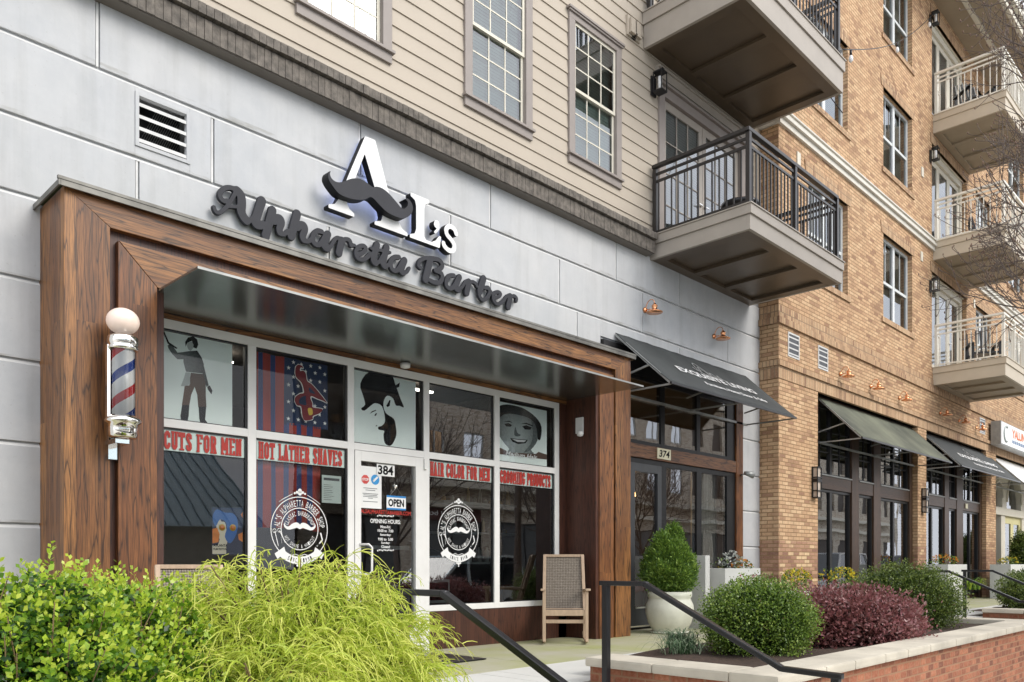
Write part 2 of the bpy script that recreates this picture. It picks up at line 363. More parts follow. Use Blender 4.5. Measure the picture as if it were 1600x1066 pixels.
def arc_text(mb,s,cx,cz,r,a0,a1,h,y,wd,bold=.02,inward=False):
    """letters along an arc; angles in degrees from the top, clockwise"""
    n=len(s)
    for i,ch in enumerate(s):
        if ch==' ': continue
        a=R(a0+(a1-a0)*(i+.5)/n)
        vs,fs=glyphs(ch,bold); mn=vs.min(0); mxx=vs.max(0)
        hh=h; X=(vs[:,0]-(mn[0]+mxx[0])/2)/(mxx[0]-mn[0])*wd*(.45 if ch in "'I" else 1); Z=(vs[:,1]-0)/.72*hh if ch!="'" else (vs[:,1])/.72*hh
        rot=-a if not inward else math.pi-a
        px,pz=cx+r*math.sin(a),cz+r*math.cos(a); c,s_=math.cos(rot),math.sin(rot)
        mb.add([(px+p*c-q*s_,y,pz+p*s_+q*c) for p,q in zip(X,Z)],fs)
    return mb
def hull(P):
    P=sorted(set(P)); 
    def half(P):
        h=[]
        for p in P:
            while len(h)>1 and (h[-1][0]-h[-2][0])*(p[1]-h[-2][1])-(h[-1][1]-h[-2][1])*(p[0]-h[-2][0])<=0: h.pop()
            h.append(p)
        return h
    a=half(P); b=half(P[::-1]); return a[:-1]+b[:-1]
SL={'A':'13,57;97,57;;-10,110','C':0}
O_=[(.2,.22),(.2,.78),(.5,.95),(.8,.78),(.8,.22),(.5,.05),(.2,.22)]
SLAB={
'A':[[(.18,.05),(.45,.95),(.78,.05)],[(.3,.3),(.7,.3)],'bl','br'],'C':[[(.82,.68),(.8,.8),(.5,.95),(.2,.78),(.2,.22),(.5,.05),(.8,.2),(.82,.3)]],
'D':[[(.2,.05),(.2,.95),(.55,.93),(.8,.75),(.8,.25),(.55,.07),(.2,.05)],'tl','bl'],'E':[[(.25,.05),(.25,.95)],[(.1,.95),(.85,.95),(.85,.78)],[(.1,.05),(.85,.05),(.85,.22)],[(.3,.5),(.65,.5)]],
'F':[[(.25,.05),(.25,.95)],[(.1,.95),(.85,.95),(.85,.78)],[(.3,.5),(.65,.5)],'bl'],'G':[[(.82,.7),(.8,.8),(.5,.95),(.2,.78),(.2,.22),(.5,.05),(.8,.2),(.8,.45)],[(.55,.45),(.9,.45)]],
'H':[[(.22,.05),(.22,.95)],[(.78,.05),(.78,.95)],[(.25,.5),(.75,.5)],'tl','tr','bl','br'],'I':[[(.5,.05),(.5,.95)],[(.3,.95),(.7,.95)],[(.3,.05),(.7,.05)]],
'L':[[(.3,.05),(.3,.95)],[(.1,.05),(.85,.05),(.85,.25)],'tl'],'M':[[(.15,.05),(.15,.95),(.5,.3),(.85,.95),(.85,.05)],'bl','br'],
'N':[[(.2,.05),(.2,.95),(.8,.05),(.8,.95)],'bl','tr'],'O':[O_],'P':[[(.25,.05),(.25,.95),(.6,.93),(.8,.8),(.8,.6),(.6,.45),(.3,.45)],'bl'],
'R':[[(.22,.05),(.22,.95),(.6,.93),(.78,.8),(.78,.62),(.6,.48),(.3,.48)],[(.6,.46),(.82,.08)],'bl','br'],'S':[[(.8,.72),(.75,.85),(.5,.95),(.25,.85),(.22,.68),(.75,.36),(.78,.18),(.5,.05),(.25,.15),(.2,.28)]],
'T':[[(.5,.05),(.5,.95)],[(.12,.78),(.12,.95),(.88,.95),(.88,.78)],[(.3,.05),(.7,.05)]],'U':[[(.22,.95),(.22,.22),(.5,.05),(.78,.22),(.78,.95)],'tl','tr'],'V':[[(.2,.95),(.5,.05),(.8,.95)],'tl','tr']}
def slab_text(mb,s,x0,x1,z0,h,y):
    ws=[.55 if c==' ' else (.7 if c=='I' else (1.25 if c=='M' else 1)) for c in s]; tot=sum(ws); u=(x1-x0)/tot; x=x0; k=0
    for c,wd in zip(s,ws):
        if c!=' ':
            hw=.17*u; hh=.05*h
            for st in SLAB[c]:
                if isinstance(st,str):
                    cx=.2 if st[1]=='l' else .8; cz=.96 if st[0]=='t' else .04; st=[(cx-.08,cz),(cx+.08,cz)]
                for a,b in zip(st,st[1:]):
                    P=[]
                    for p in(a,b):
                        px=x+(.08+.84*p[0])*wd*u; pz=z0+p[1]*h
                        P+=[(round(px+i*hw,5),round(pz+j*hh,5)) for i in(-1,1) for j in(-1,1)]
                    flat(mb,hull(P),y-.00018*(k%8)); k+=1
        x+=wd*u
    return mb
# -------- smooth outlines from a distance field --------
def catmull(P,n=6,closed=False):
    P=[np.array(p,float) for p in P]; out=[]; m=len(P)
    rng=range(m) if closed else range(m-1)
    g=(lambda i:P[i%m]) if closed else (lambda i:P[min(max(i,0),m-1)])
    for i in rng:
        p0,p1,p2,p3=g(i-1),g(i),g(i+1),g(i+2)
        for k in range(n):
            t=k/n; out.append(.5*((2*p1)+(-p0+p2)*t+(2*p0-5*p1+4*p2-p3)*t*t+(-p0+3*p1-3*p2+p3)*t**3))
    if not closed: out.append(P[-1])
    return out
def sd_line(GX,GZ,pts,r):
    D=np.full(GX.shape,9.)
    for a,b in zip(pts,pts[1:]):
        dx,dz=b[0]-a[0],b[1]-a[1]; l=dx*dx+dz*dz+1e-12
        t=np.clip(((GX-a[0])*dx+(GZ-a[1])*dz)/l,0,1)
        D=np.minimum(D,np.hypot(GX-a[0]-t*dx,GZ-a[1]-t*dz)-r)
    return D
def sd_poly(GX,GZ,pts):
    ins=np.zeros(GX.shape,bool); m=len(pts)
    for i in range(m):
        a,b=pts[i],pts[(i+1)%m]
        c=((a[1]>GZ)!=(b[1]>GZ)); 
        with np.errstate(divide='ignore',invalid='ignore'): xx=(b[0]-a[0])*(GZ-a[1])/((b[1]-a[1]) if b[1]!=a[1] else 1e-9)+a[0]
        ins^=c&(GX<xx)
    D=sd_line(GX,GZ,list(pts)+[pts[0]],0); return np.where(ins,-D,D)
def contours(F,x0,z0,h):
    H,W=F.shape; seg={}
    def pt(i,j,k,l):
        a,b=F[i,j],F[k,l]; t=a/(a-b); return (x0+(j+(l-j)*t)*h, z0+(i+(k-i)*t)*h)
    s=F<0; act=np.argwhere((s[:-1,:-1]!=s[1:,:-1])|(s[:-1,:-1]!=s[:-1,1:])|(s[:-1,:-1]!=s[1:,1:]))
    nxt={}; pos={}
    for i,j in act:
        i=int(i); j=int(j); c=[s[i,j],s[i,j+1],s[i+1,j+1],s[i+1,j]]
        e=[('h',i,j),('v',i,j+1),('h',i+1,j),('v',i,j)]; q=[(i,j,i,j+1),(i,j+1,i+1,j+1),(i+1,j,i+1,j+1),(i,j,i+1,j)]
        cr_=[]
        for k in range(4):
            if c[k]!=c[(k+1)%4]: cr_.append(k); pos[e[k]]=pt(*q[k])
        st=[k for k in cr_ if c[k]]; en=[k for k in cr_ if not c[k]]
        if len(cr_)==2: nxt[e[st[0]]]=e[en[0]]
        else:
            for k in st: nxt[e[k]]=e[(k-1)%4]
    loops=[]; 
    while nxt:
        a=next(iter(nxt)); lp=[]; b=a
        while b in nxt: lp.append(pos[b]); b=nxt.pop(b)
        if len(lp)>6: loops.append(lp)
    return loops
def shape_obj(name,F,x0,z0,h,yfront,depth,mat,parent,bev=0,label=None):
    lp=contours(F,x0,z0,h); c=bpy.data.curves.new('c','CURVE'); c.dimensions='2D'; c.fill_mode='BOTH'; c.extrude=max(depth/2-bev,0); c.bevel_depth=bev; c.bevel_resolution=1
    for l in lp:
        # light smoothing, keep every second point
        P=np.array(l); P=(P+np.roll(P,1,0)+np.roll(P,-1,0))/3; P=P[::2]
        sp=c.splines.new('POLY'); sp.points.add(len(P)-1)
        sp.points.foreach_set('co',np.c_[P,np.zeros(len(P)),np.ones(len(P))].ravel()); sp.use_cyclic_u=True
    o=bpy.data.objects.new('c',c); COL.objects.link(o); dg=bpy.context.evaluated_depsgraph_get(); me=bpy.data.meshes.new_from_object(o.evaluated_get(dg))
    bpy.data.objects.remove(o); n=len(me.vertices); co=np.zeros(n*3); me.vertices.foreach_get('co',co); co=co.reshape(-1,3)
    me.vertices.foreach_set('co',np.c_[co[:,0],yfront+depth/2-co[:,2],co[:,1]].ravel()); me.update(); me.name=name
    me.materials.clear(); me.materials.append(mat); ob=bpy.data.objects.new(name,me); link(ob,parent)
    if label: ob['label']=label
    return ob
def grid(x0,x1,z0,z1,h):
    xs=np.arange(x0,x1,h); zs=np.arange(z0,z1,h); return np.meshgrid(xs,zs)
# ================= SETTING =================
WY=6.85   # grey wall plane
BY=6.5    # brick plane
def ground():
    g=MB(); g.add([(-120,-160,-.62),(160,-160,-.62),(160,120,-.62),(-120,120,-.62)],[(0,1,2,3)]); tag(g.build('ground',m_conc2),kind='structure')
    g=B1(-60,90,-10.5,-1.2,-.76,-.612); tag(g.build('road',m_road),kind='structure')
    g=B1(-60,90,-1.2,-1.0,-.75,-.60); tag(g.build('kerb',m_conc2),kind='structure')
    g=MB()
    for i in range(14): g.box(-8+i*5.4,-7.88+i*5.4,-6.2,-1.3,-.6115,-.608)
    tag(g.build('road_markings',m_white),kind='structure')
    # patio: stained apron and pale walk with joints
    def slabs(name,mat,xs,y0,y1,z=0):
        m=MB()
        for a,b in zip(xs,xs[1:]): m.box(a+.004,b-.004,y0+.004,y1-.004,-.62,z)
        return tag(m.build(name,mat,bev=.006),kind='structure')
    slabs('patio_apron',m_conc,[-3,-.6,1.8,4.1,5.62,7.05,8.7,10.6,12.6,14.6,17,19.4,21.8,24.2,26.6,29,31.4,34,37,40],5.07,8.2)
    slabs('patio_walk',m_conc2,[-3,0,2.75,4.75,4.96],3.42,5.07)
    slabs('patio_walk_far',m_conc2,[4.96,8,12.05,13.7,15.95,19,40],4.1,5.07)
    for nm,a,b in(('stairs',2.75,4.96),('stairs_far',13.4,15.9)):
        m=MB()
        for k,zz in enumerate((-.155,-.31,-.465)): m.box(a,b,3.42-.31*(k+1)+.002,3.42-.31*k+(.0 if k else .0),-.62,zz)
        if a>10: m.box(a,b,3.42,4.09,-.62,-.004)
        tag(m.build(nm,m_conc2,bev=.006),kind='structure')
ground()

# ================= GREY SHOP BUILDING =================
gb=thing('grey_building','beige sided apartment floors over a pale grey panelled shop wall with taupe cornice','building',(7.5,9,0))
XL=-6; XR=13.165
opL=(2.15,8.36); opR=(8.7,12.46)
rows=[(.0,.606,[4]),(.606,1.235,[9]),(1.235,1.844,[4]),(1.844,2.46,[9]),(2.46,3.07,[4]),(3.07,3.70,[9]),
 (3.70,4.27,[-3,.2,2.605,4.42,6.62,8.2,10.63]),(4.27,4.87,[-4.2,-1,1.3,3.245,6.0,7.85,9.67,12.07]),(4.87,5.44,[-3,0,2.30,4.79,6.62,9.04,10.63])]
mb=MB(); j=.017
hv=(2.585,3.04,4.355,4.80)
for z0,z1,js in rows:
    js=[a for a in js if XL<a<XR] if z0>=3.7 else [-4,-1.3]
    xs=[XL]+js+[XR]; zt_=z1-.034
    for a,b in zip(xs,xs[1:]):
        segs=[(a+j*(a>XL),b-j*(b<XR))]
        for o in(opL,opR):
            if z0<3.5 and (o is opL or z0<4.0):
                ns_=[]
                for s0,s1 in segs:
                    if s1<=o[0] or s0>=o[1]: ns_.append((s0,s1)); continue
                    if s0<o[0]: ns_.append((s0,o[0]))
                    if s1>o[1]: ns_.append((o[1],s1))
                segs=ns_
        if abs(z0-3.7)<.01:   # awning shop opening reaches 4.0
            ns_=[]
            for s0,s1 in segs:
                if s1<=opR[0] or s0>=opR[1]: ns_.append((s0,s1,z0)); continue
                if s0<opR[0]: ns_.append((s0,opR[0],z0))
                if s1>opR[1]: ns_.append((opR[1],s1,z0))
                ns_.append((max(s0,opR[0]),min(s1,opR[1]),4.02))
            for s0,s1,zz in ns_: mb.box(s0,s1,WY,WY+.05,zz+.006,zt_)
            continue
        for s0,s1 in segs:
            if s1-s0<.02: continue
            if z0==4.27 and s0<hv[0]<s1:
                mb.box(s0,hv[0],WY,WY+.05,z0+.006,zt_); mb.box(hv[1],s1,WY,WY+.05,z0+.006,zt_)
                mb.box(hv[0],hv[1],WY,WY+.05,z0+.006,hv[2]); mb.box(hv[0],hv[1],WY,WY+.05,hv[3],zt_)
            else: mb.box(s0,s1,WY,WY+.05,z0+.006,zt_)
mb.build('render_panel',m_panel,gb,bev=.005)
mb=MB(); wall_holes(mb,XL,XR,0,5.5,WY+.022,[(opL[0],opL[1],0,3.68),(opR[0],opR[1],0,4.0),hv],.3); mb.build('joint_backing',m_joint,gb)
# light lips in the joints
mb=MB()
def lip(z,a,b): mb.polyx([(WY+.001,z-.0335),(WY+.019,z-.009),(WY+.045,z-.009),(WY+.045,z-.0335)],a,b)
for z in (4.27,4.87): lip(z,XL,XR)
lip(3.70,XL,opR[0]); lip(3.70,opR[1],XR)
for z0,z1,js in rows:
    for a in js:
        if XL<a<XR and z0>=3.7: mb.box(a-.012,a+.006,WY+.006,WY+.021,z0+.006,z1-.034)
for z in (.606,1.235,1.844,2.46,3.07): lip(z,XL,opL[0]); lip(z,opR[1],XR)
mb.build('joint_bead',m_lip,gb)
# cornice of cast bricks on end
mb=MB(); x=XL
r2=random.Random(3)
while x<9.72:
    d=.006*r2.random(); mb.box(x,x+.0665,WY-.145-d,WY+.05,5.392+.002*r2.random(),5.57); x+=.0695
ob=mb.build('cornice_soldier_course',m_corn,gb,bev=.004)
mb=MB(); x=XL
while x<9.72:
    d=.008*r2.random(); mb.box(x,x+.0665,WY-.185-d,WY+.05,5.582,5.672+.003*r2.random()); x+=.0695
mb.build('cornice_cap_course',m_corn,gb,bev=.004)
mb=B1(XL,9.76,WY-.13,WY+.04,5.386,5.66); mb.build('cornice_core',m_corn2,gb)
# lap siding
WINS=[(4.06,5.18),(6.21,7.33),(8.03,9.15)]; WZ=(6.15,8.16)
doors=[(10.07,12.62,5.66,8.02),(10.07,12.62,8.7,11.1)]
mb=MB(); z=5.70; ex=.177
holes=[(a+.06,b-.06,WZ[0]+.06,WZ[1]-.06) for a,b in WINS]+[(a+.06,b-.06,9.3,11.3) for a,b in WINS]+[(d[0]+.03,d[1]-.03,d[2],d[3]-.03) for d in doors]
while z<11.6:
    z1=z+ex; zs=sorted({z,z1}|{h[2] for h in holes if z<h[2]<z1}|{h[3] for h in holes if z<h[3]<z1})
    for za,zb in zip(zs,zs[1:]):
        segs=[(XL,12.97)]
        for h in holes:
            if h[2]<(za+zb)/2<h[3]:
                ns_=[]
                for a,b in segs:
                    if a<h[0]: ns_.append((a,min(b,h[0])))
                    if b>h[1]: ns_.append((max(a,h[1]),b))
                    if False: pass
                segs=[s for s in ns_ if s[1]-s[0]>.001]
        ya=WY+.002+.014*(za-z)/ex; yb=WY+.002+.014*(zb-z)/ex
        for a,b in segs:
            mb.add([(a,ya,za),(b,ya,za),(b,yb,zb),(a,yb,zb)],[(0,1,2,3)])
            if za==z: mb.add([(a,ya,za),(b,ya,za),(b,WY+.03,za),(a,WY+.03,za)],[(3,2,1,0)])
    z=z1
mb.build('lap_siding',m_side,gb)
B1(12.96,XR,WY-.012,WY+.2,5.6,11.6).build('corner_board',m_side,gb,bev=.004)
wall_holes(MB(),XL,XR,5.5,11.6,WY+.04,holes,.25).build('sheathing',m_int,gb)
B1(XL,XR,WY+.5,WY+.55,0,11.6).build('inner_wall',m_int,gb) if False else None

def blind(x0,x1,z0,z1,y,parent,step=.05):
    m=MB(); z=z0
    while z<z1: m.add([(x0,y,z),(x1,y,z),(x1,y+.009,z+.046),(x0,y+.009,z+.046)],[(0,1,2,3)]); z+=step*.8
    return m.build('blind',m_blind,parent)
def sash_window(parent,x0,x1,z0,z1,y,bl=(0,1),fr=None,glassm=None):
    """double hung window with trim, 3x3 panes in each sash"""
    w_=MB(); t=.115
    w_.box(x0,x0+t,y-.022,y+.03,z0+.13,z1-.13); w_.box(x1-t,x1,y-.022,y+.03,z0+.13,z1-.13)
    w_.box(x0,x1,y-.022,y+.03,z1-.13,z1-.03); w_.box(x0,x1,y-.022,y+.03,z0,z0+.1)
    win=w_.build('window',m_trim,parent,bev=.004)
    MB().box(x0-.03,x1+.03,y-.06,y+.03,z1-.03,z1).box(x0-.015,x1+.015,y-.045,y-.0225,z1-.055,z1-.03).build('head_cap',m_trim,win,bev=.004)
    B1(x0-.02,x1+.02,y-.055,y+.03,z0+.1,z0+.13).build('sill',m_trim,win,bev=.004)
    a,b,c,d=x0+t,x1-t,z0+.13,z1-.13; zm=(c+d)/2; f=.04
    for nm,za,zb,yy in(('lower_sash',c,zm+.02,y+.03),('upper_sash',zm-.02,d,y+.005)):
        s=MB(); s.box(a,a+f,yy,yy+.03,za,zb).box(b-f,b,yy,yy+.03,za,zb).box(a+f,b-f,yy,yy+.03,za,za+f).box(a+f,b-f,yy,yy+.03,zb-f,zb)
        for k in(1,2):
            xx=a+f+(b-a-2*f)*k/3; s.box(xx-.009,xx+.009,yy+.006,yy+.018,za+f,zb-f)
            zz=za+f+(zb-za-2*f)*k/3; s.box(a+f,b-f,yy+.0075,yy+.0165,zz-.009,zz+.009)
        s.build(nm,m_cream,win,bev=.002)
        pane(a+f,b-f,za+f,zb-f,yy+.012,win,m_glassd if (glassm and nm=='upper_sash') else m_glassu)
    if bl: blind(a,b,c+(d-c)*bl[0],c+(d-c)*bl[1],y+.09,win)
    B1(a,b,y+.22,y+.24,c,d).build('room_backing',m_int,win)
    return win
for i,(a,b) in enumerate(WINS):
    w_=sash_window(gb,a,b,WZ[0],WZ[1],WY,bl=(0,1),glassm=(i==2)); 
def french(parent,x0,x1,z0,z1,y,trim,dm,pm,cols=3,rws=4,name='french_door',side=False):
    t=.14
    w_=MB(); w_.box(x0,x0+t,y-.025,y+.05,z0,z1-t).box(x1-t,x1,y-.025,y+.05,z0,z1-t).box(x0,x1,y-.025,y+.05,z1-t,z1); w_.box(x0-.03,x1+.03,y-.07,y+.05,z1,z1+.04)
    fr=w_.build('door_surround',trim,parent,bev=.004)
    a,b=x0+t,x1-t; n=3 if side else 2
    for i in range(n):
        l=a+(b-a)*i/n+.004; r=a+(b-a)*(i+1)/n-.004; f=.10; yy=y+.03
        s=MB(); s.box(l,l+f,yy,yy+.04,z0,z1-t-.005).box(r-f,r,yy,yy+.04,z0,z1-t-.005).box(l+f,r-f,yy,yy+.04,z0,z0+.2).box(l+f,r-f,yy,yy+.04,z1-t-.125,z1-t-.005)
        gz0,gz1=z0+.2,z1-t-.125
        for k in range(1,cols): xx=l+f+(r-l-2*f)*k/cols; s.box(xx-.008,xx+.008,yy+.008,yy+.03,gz0,gz1)
        for k in range(1,rws): zz=gz0+(gz1-gz0)*k/rws; s.box(l+f,r-f,yy+.0095,yy+.0285,zz-.008,zz+.008)
        d=s.build(name,dm,parent,bev=.003)
        pane(l+f,r-f,gz0,gz1,yy+.02,d); blind(l+f,r-f,gz0,gz1,yy+.045,d)
        h=MB(); hx=(r-.05) if i==0 else l+.05; h.lathe((hx,yy-.02,z0+.95),[(.022,-.0),(.022,.02),(.01,.022)],12,axis='y'); h.bar((hx,yy-.03,z0+.95),(hx+(.09 if i else -.09),yy-.03,z0+.95),.014,.014); h.build('handle',m_chr,d)
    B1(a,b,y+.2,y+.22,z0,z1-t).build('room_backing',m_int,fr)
for d in doors: french(gb,*d,WY,m_trim,m_trim if False else m_taupe,None)
# header band moulding above lower doors
MB().box(10.0,12.9,WY-.05,WY+.03,8.1,8.22).box(10.0,12.9,WY-.075,WY+.03,8.22,8.26).build('header_moulding',m_taupe,gb,bev=.005)
# vent hoods
for x in (9.28,9.38):
    m=MB(); m.box(x,x+.2,WY-.025,WY+.02,8.38,8.66); h=m.build('exhaust_vent',m_side,gb,bev=.004)
    MB().box(x+.035,x+.165,WY-.065,WY-.026,8.44,8.62).box(x+.025,x+.175,WY-.075,WY-.026,8.405,8.435).build('hood',m_side,h,bev=.006)
# louvre vent in the panels
a,b,c,d=hv
m=MB(); m.box(a,a+.03,WY-.012,WY+.04,c,d).box(b-.03,b,WY-.012,WY+.04,c,d).box(a+.03,b-.03,WY-.012,WY+.04,d-.03,d).box(a+.03,b-.03,WY-.012,WY+.04,c,c+.03)
lv=m.build('louvre_vent',m_panel,gb,bev=.003)
for k in range(4):
    zz=c+.04+k*.098; MB().add([(a+.03,WY-.004,zz),(b-.03,WY-.004,zz),(b-.03,WY+.06,zz+.04),(a+.03,WY+.06,zz+.04),(a+.03,WY-.004,zz+.028),(b-.03,WY-.004,zz+.028),(b-.03,WY+.06,zz+.062),(a+.03,WY+.06,zz+.062)],[(0,1,2,3),(7,6,5,4),(0,4,5,1),(2,6,7,3),(0,3,7,4),(1,5,6,2)]).build('slat',m_lip,lv)
m=MB()
for k in range(24):
    m.bar((a+.03+k*.0185,WY+.09,c),(a+.03+k*.0185+.2 if a+.23+k*.0185<b else b,WY+.09,d if a+.23+k*.0185<b else c+(d-c)*(b-a-.03-k*.0185)/.2),.002,.002)
m.build('insect_mesh',m_galv,lv)
B1(a-.05,b+.05,WY+.2,WY+.22,c-.05,d+.05).build('duct_back',m_blk,lv)
# plain roof/back mass so the building is solid from the side
MB().box(XL,XR,7.6,16,3.9,11.6).build('building_core',m_int,gb)
MB().box(XL,XL+.1,WY+.05,16,0,11.6).build('side_wall',m_panel,gb)

# interior of the two shops
def room(x0,x1,y1,z1,nm):
    m=MB(); m.add([(x0,6.95,.01),(x1,6.95,.01),(x1,y1,.01),(x0,y1,.01)],[(0,1,2,3)]); m.build('interior_floor',m_intf,gb)
    m=MB(); m.add([(x0,6.9,0),(x0,y1,0),(x0,y1,z1),(x0,6.9,z1)],[(0,1,2,3)]); m.add([(x1,6.9,0),(x1,y1,0),(x1,y1,z1),(x1,6.9,z1)],[(3,2,1,0)])
    m.add([(x0,y1,0),(x1,y1,0),(x1,y1,z1),(x0,y1,z1)],[(0,1,2,3)]); m.add([(x0,6.9,z1),(x1,6.9,z1),(x1,y1,z1),(x0,y1,z1)],[(0,1,2,3)]); m.build('interior_wall',m_int,gb)
room(2.2,8.3,12,3.4,'a'); room(8.66,13.1,12.5,4.1,'b')

# ================= BARBER SHOPFRONT =================
PF=6.3; GY=6.82
sf=thing('barber_shopfront','deep stained wood portal around the aluminium framed barber shop windows and door','shopfront',(5.2,6.6,0))
def frame_x(m,x0,x1,z0,z1,y0,y1): m.box(x0,x1,y0,y1,z0,z1)
# outer frame: mitred posts and lintel
m=MB(); m.poly([(1.89,0),(2.20,0),(2.20,3.41),(1.89,3.62)],PF,WY+.04).build('outer_post',m_wz,sf,bev=.004)
m=MB(); m.poly([(8.31,0),(8.63,0),(8.63,3.62),(8.31,3.41)],PF,WY+.04).build('outer_post',m_wz,sf,bev=.004)
m=MB(); m.poly([(2.203,3.41),(8.307,3.41),(8.627,3.617),(1.893,3.617)],PF,WY+.04).build('outer_lintel',m_wx,sf,bev=.004)
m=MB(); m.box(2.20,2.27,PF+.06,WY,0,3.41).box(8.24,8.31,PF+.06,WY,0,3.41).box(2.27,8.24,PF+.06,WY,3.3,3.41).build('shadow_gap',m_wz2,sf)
m=MB(); m.poly([(2.258,0),(2.542,0),(2.542,3.052),(2.258,3.33)],PF,WY-.01).build('inner_post',m_wlit,sf,bev=.003)
m=MB(); m.poly([(7.985,0),(8.27,0),(8.27,3.33),(7.985,3.052)],PF,WY-.01).build('inner_post',m_wlit,sf,bev=.003)
m=MB(); m.poly([(2.547,3.052),(7.98,3.052),(8.262,3.33),(2.266,3.33)],PF,WY-.01).build('inner_lintel',m_wx,sf,bev=.003)
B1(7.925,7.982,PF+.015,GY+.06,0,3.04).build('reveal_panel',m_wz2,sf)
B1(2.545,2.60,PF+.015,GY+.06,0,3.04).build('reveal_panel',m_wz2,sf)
B1(2.6,7.925,GY-.03,GY+.06,2.975,3.02).build('head_board',m_wx,sf)
# canopy: thin dark mirror-finish metal sheet with bright edge
m=MB(); m.add([(2.55,5.61,3.022),(7.93,5.61,3.022),(7.93,GY+.02,3.022),(2.55,GY+.02,3.022)],[(0,1,2,3)])
cn=B1(2.55,7.93,5.61,GY-.035,3.024,3.042).build('canopy',m_can,sf,bev=.001)
B1(2.545,7.935,5.604,5.609,3.022,3.040).build('canopy_edge',m_galv,cn)
# flashing on top of the portal
m=MB(); m.box(1.86,8.66,PF-.035,WY,3.648,3.662); fl_=m.build('top_flashing',m_moss,sf)
m=MB(); m.box(1.855,8.665,PF-.05,PF-.036,3.595,3.635).box(1.84,1.854,PF-.05,WY,3.595,3.635).box(8.666,8.68,PF-.05,WY,3.595,3.635).box(1.835,8.685,PF-.054,PF-.03,3.636,3.66); m.build('flashing_face',m_flash,fl_,bev=.002)
x=2.14
while x<8.6:
    MB().polyx([(PF-.02,3.662),(PF+.2,3.662),(PF+.2,3.72)],x-.004,x+.004).build('seam_bracket',m_galv,fl_); x+=.425
# aluminium grid
m=MB(); y0,y1=GY-.03,GY+.05
for a,b in((2.6,2.62),(3.545,3.625),(4.606,4.68),(5.575,5.65),(6.634,6.72),(7.70,7.78)): m.box(a,b,y0,y1,.0 if a in(4.606,5.575) else .42,2.90)
m.box(2.6,7.78,y0,y1,2.90,2.975)
for a,b in((2.62,3.545),(3.625,4.606),(4.68,5.575),(5.65,6.634),(6.72,7.70)): m.box(a,b,y0,y1,2.075,2.145)
for a,b in((2.62,3.545),(3.625,4.606),(5.65,6.634),(6.72,7.70)): m.box(a,b,y0,y1,.42,.485)
m.build('aluminium_frame',m_alu,sf,bev=.003)
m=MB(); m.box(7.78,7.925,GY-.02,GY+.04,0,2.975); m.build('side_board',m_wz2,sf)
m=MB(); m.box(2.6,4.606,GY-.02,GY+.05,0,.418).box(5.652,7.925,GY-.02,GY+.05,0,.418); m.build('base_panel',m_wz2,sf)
for a,b in((2.62,3.545),(3.625,4.606),(5.65,6.634),(6.72,7.70)):
    pane(a,b,2.145,2.90,GY,sf,m_glass if a==5.65 else m_glassf); pane(a,b,1.87,2.075,GY,sf,m_glassf); pane(a,b,.485,1.87,GY,sf,m_glassm if a<4 else m_glass)
pane(4.68,5.575,2.145,2.90,GY,sf,m_glassf)
# black glazing gaskets
m=MB()
for a,b in((2.62,3.545),(3.625,4.606),(4.68,5.575),(5.65,6.634),(6.72,7.70)):
    for c,d in((2.145,2.90),(.485,2.075)):
        if a==4.68 and c<1: continue
        m.box(a,a+.012,GY-.012,GY+.012,c,d).box(b-.018,b,GY-.012,GY+.03,c,d).box(a+.012,b-.018,GY-.012,GY+.012,d-.014,d).box(a+.012,b-.018,GY-.012,GY+.012,c,c+.01)
m.build('gasket',m_blk,sf)
# door leaf
m=MB(); m.box(4.685,4.757,y0-.01,y1-.02,.02,2.07).box(5.455,5.57,y0-.01,y1-.02,.02,2.07).box(4.757,5.455,y0-.01,y1-.02,1.97,2.07).box(4.757,5.455,y0-.01,y1-.02,.02,.25)
dr=m.build('door',m_alu,sf,bev=.003); pane(4.757,5.455,.25,1.97,GY,dr)
m=MB(); m.tube([(4.74,GY-.04,1.13),(4.80,GY-.11,1.13),(4.83,GY-.12,1.10),(4.83,GY-.12,.86),(4.80,GY-.11,.83),(4.74,GY-.04,.83)],.012,10); m.build('handle',m_alu,dr)
B1(4.76,5.45,GY+.06,GY+.09,1.085,1.125).build('push_bar',m_alu,dr); B1(5.56,5.60,GY-.06,GY-.035,1.95,2.06).build('hinge',m_alu,dr)

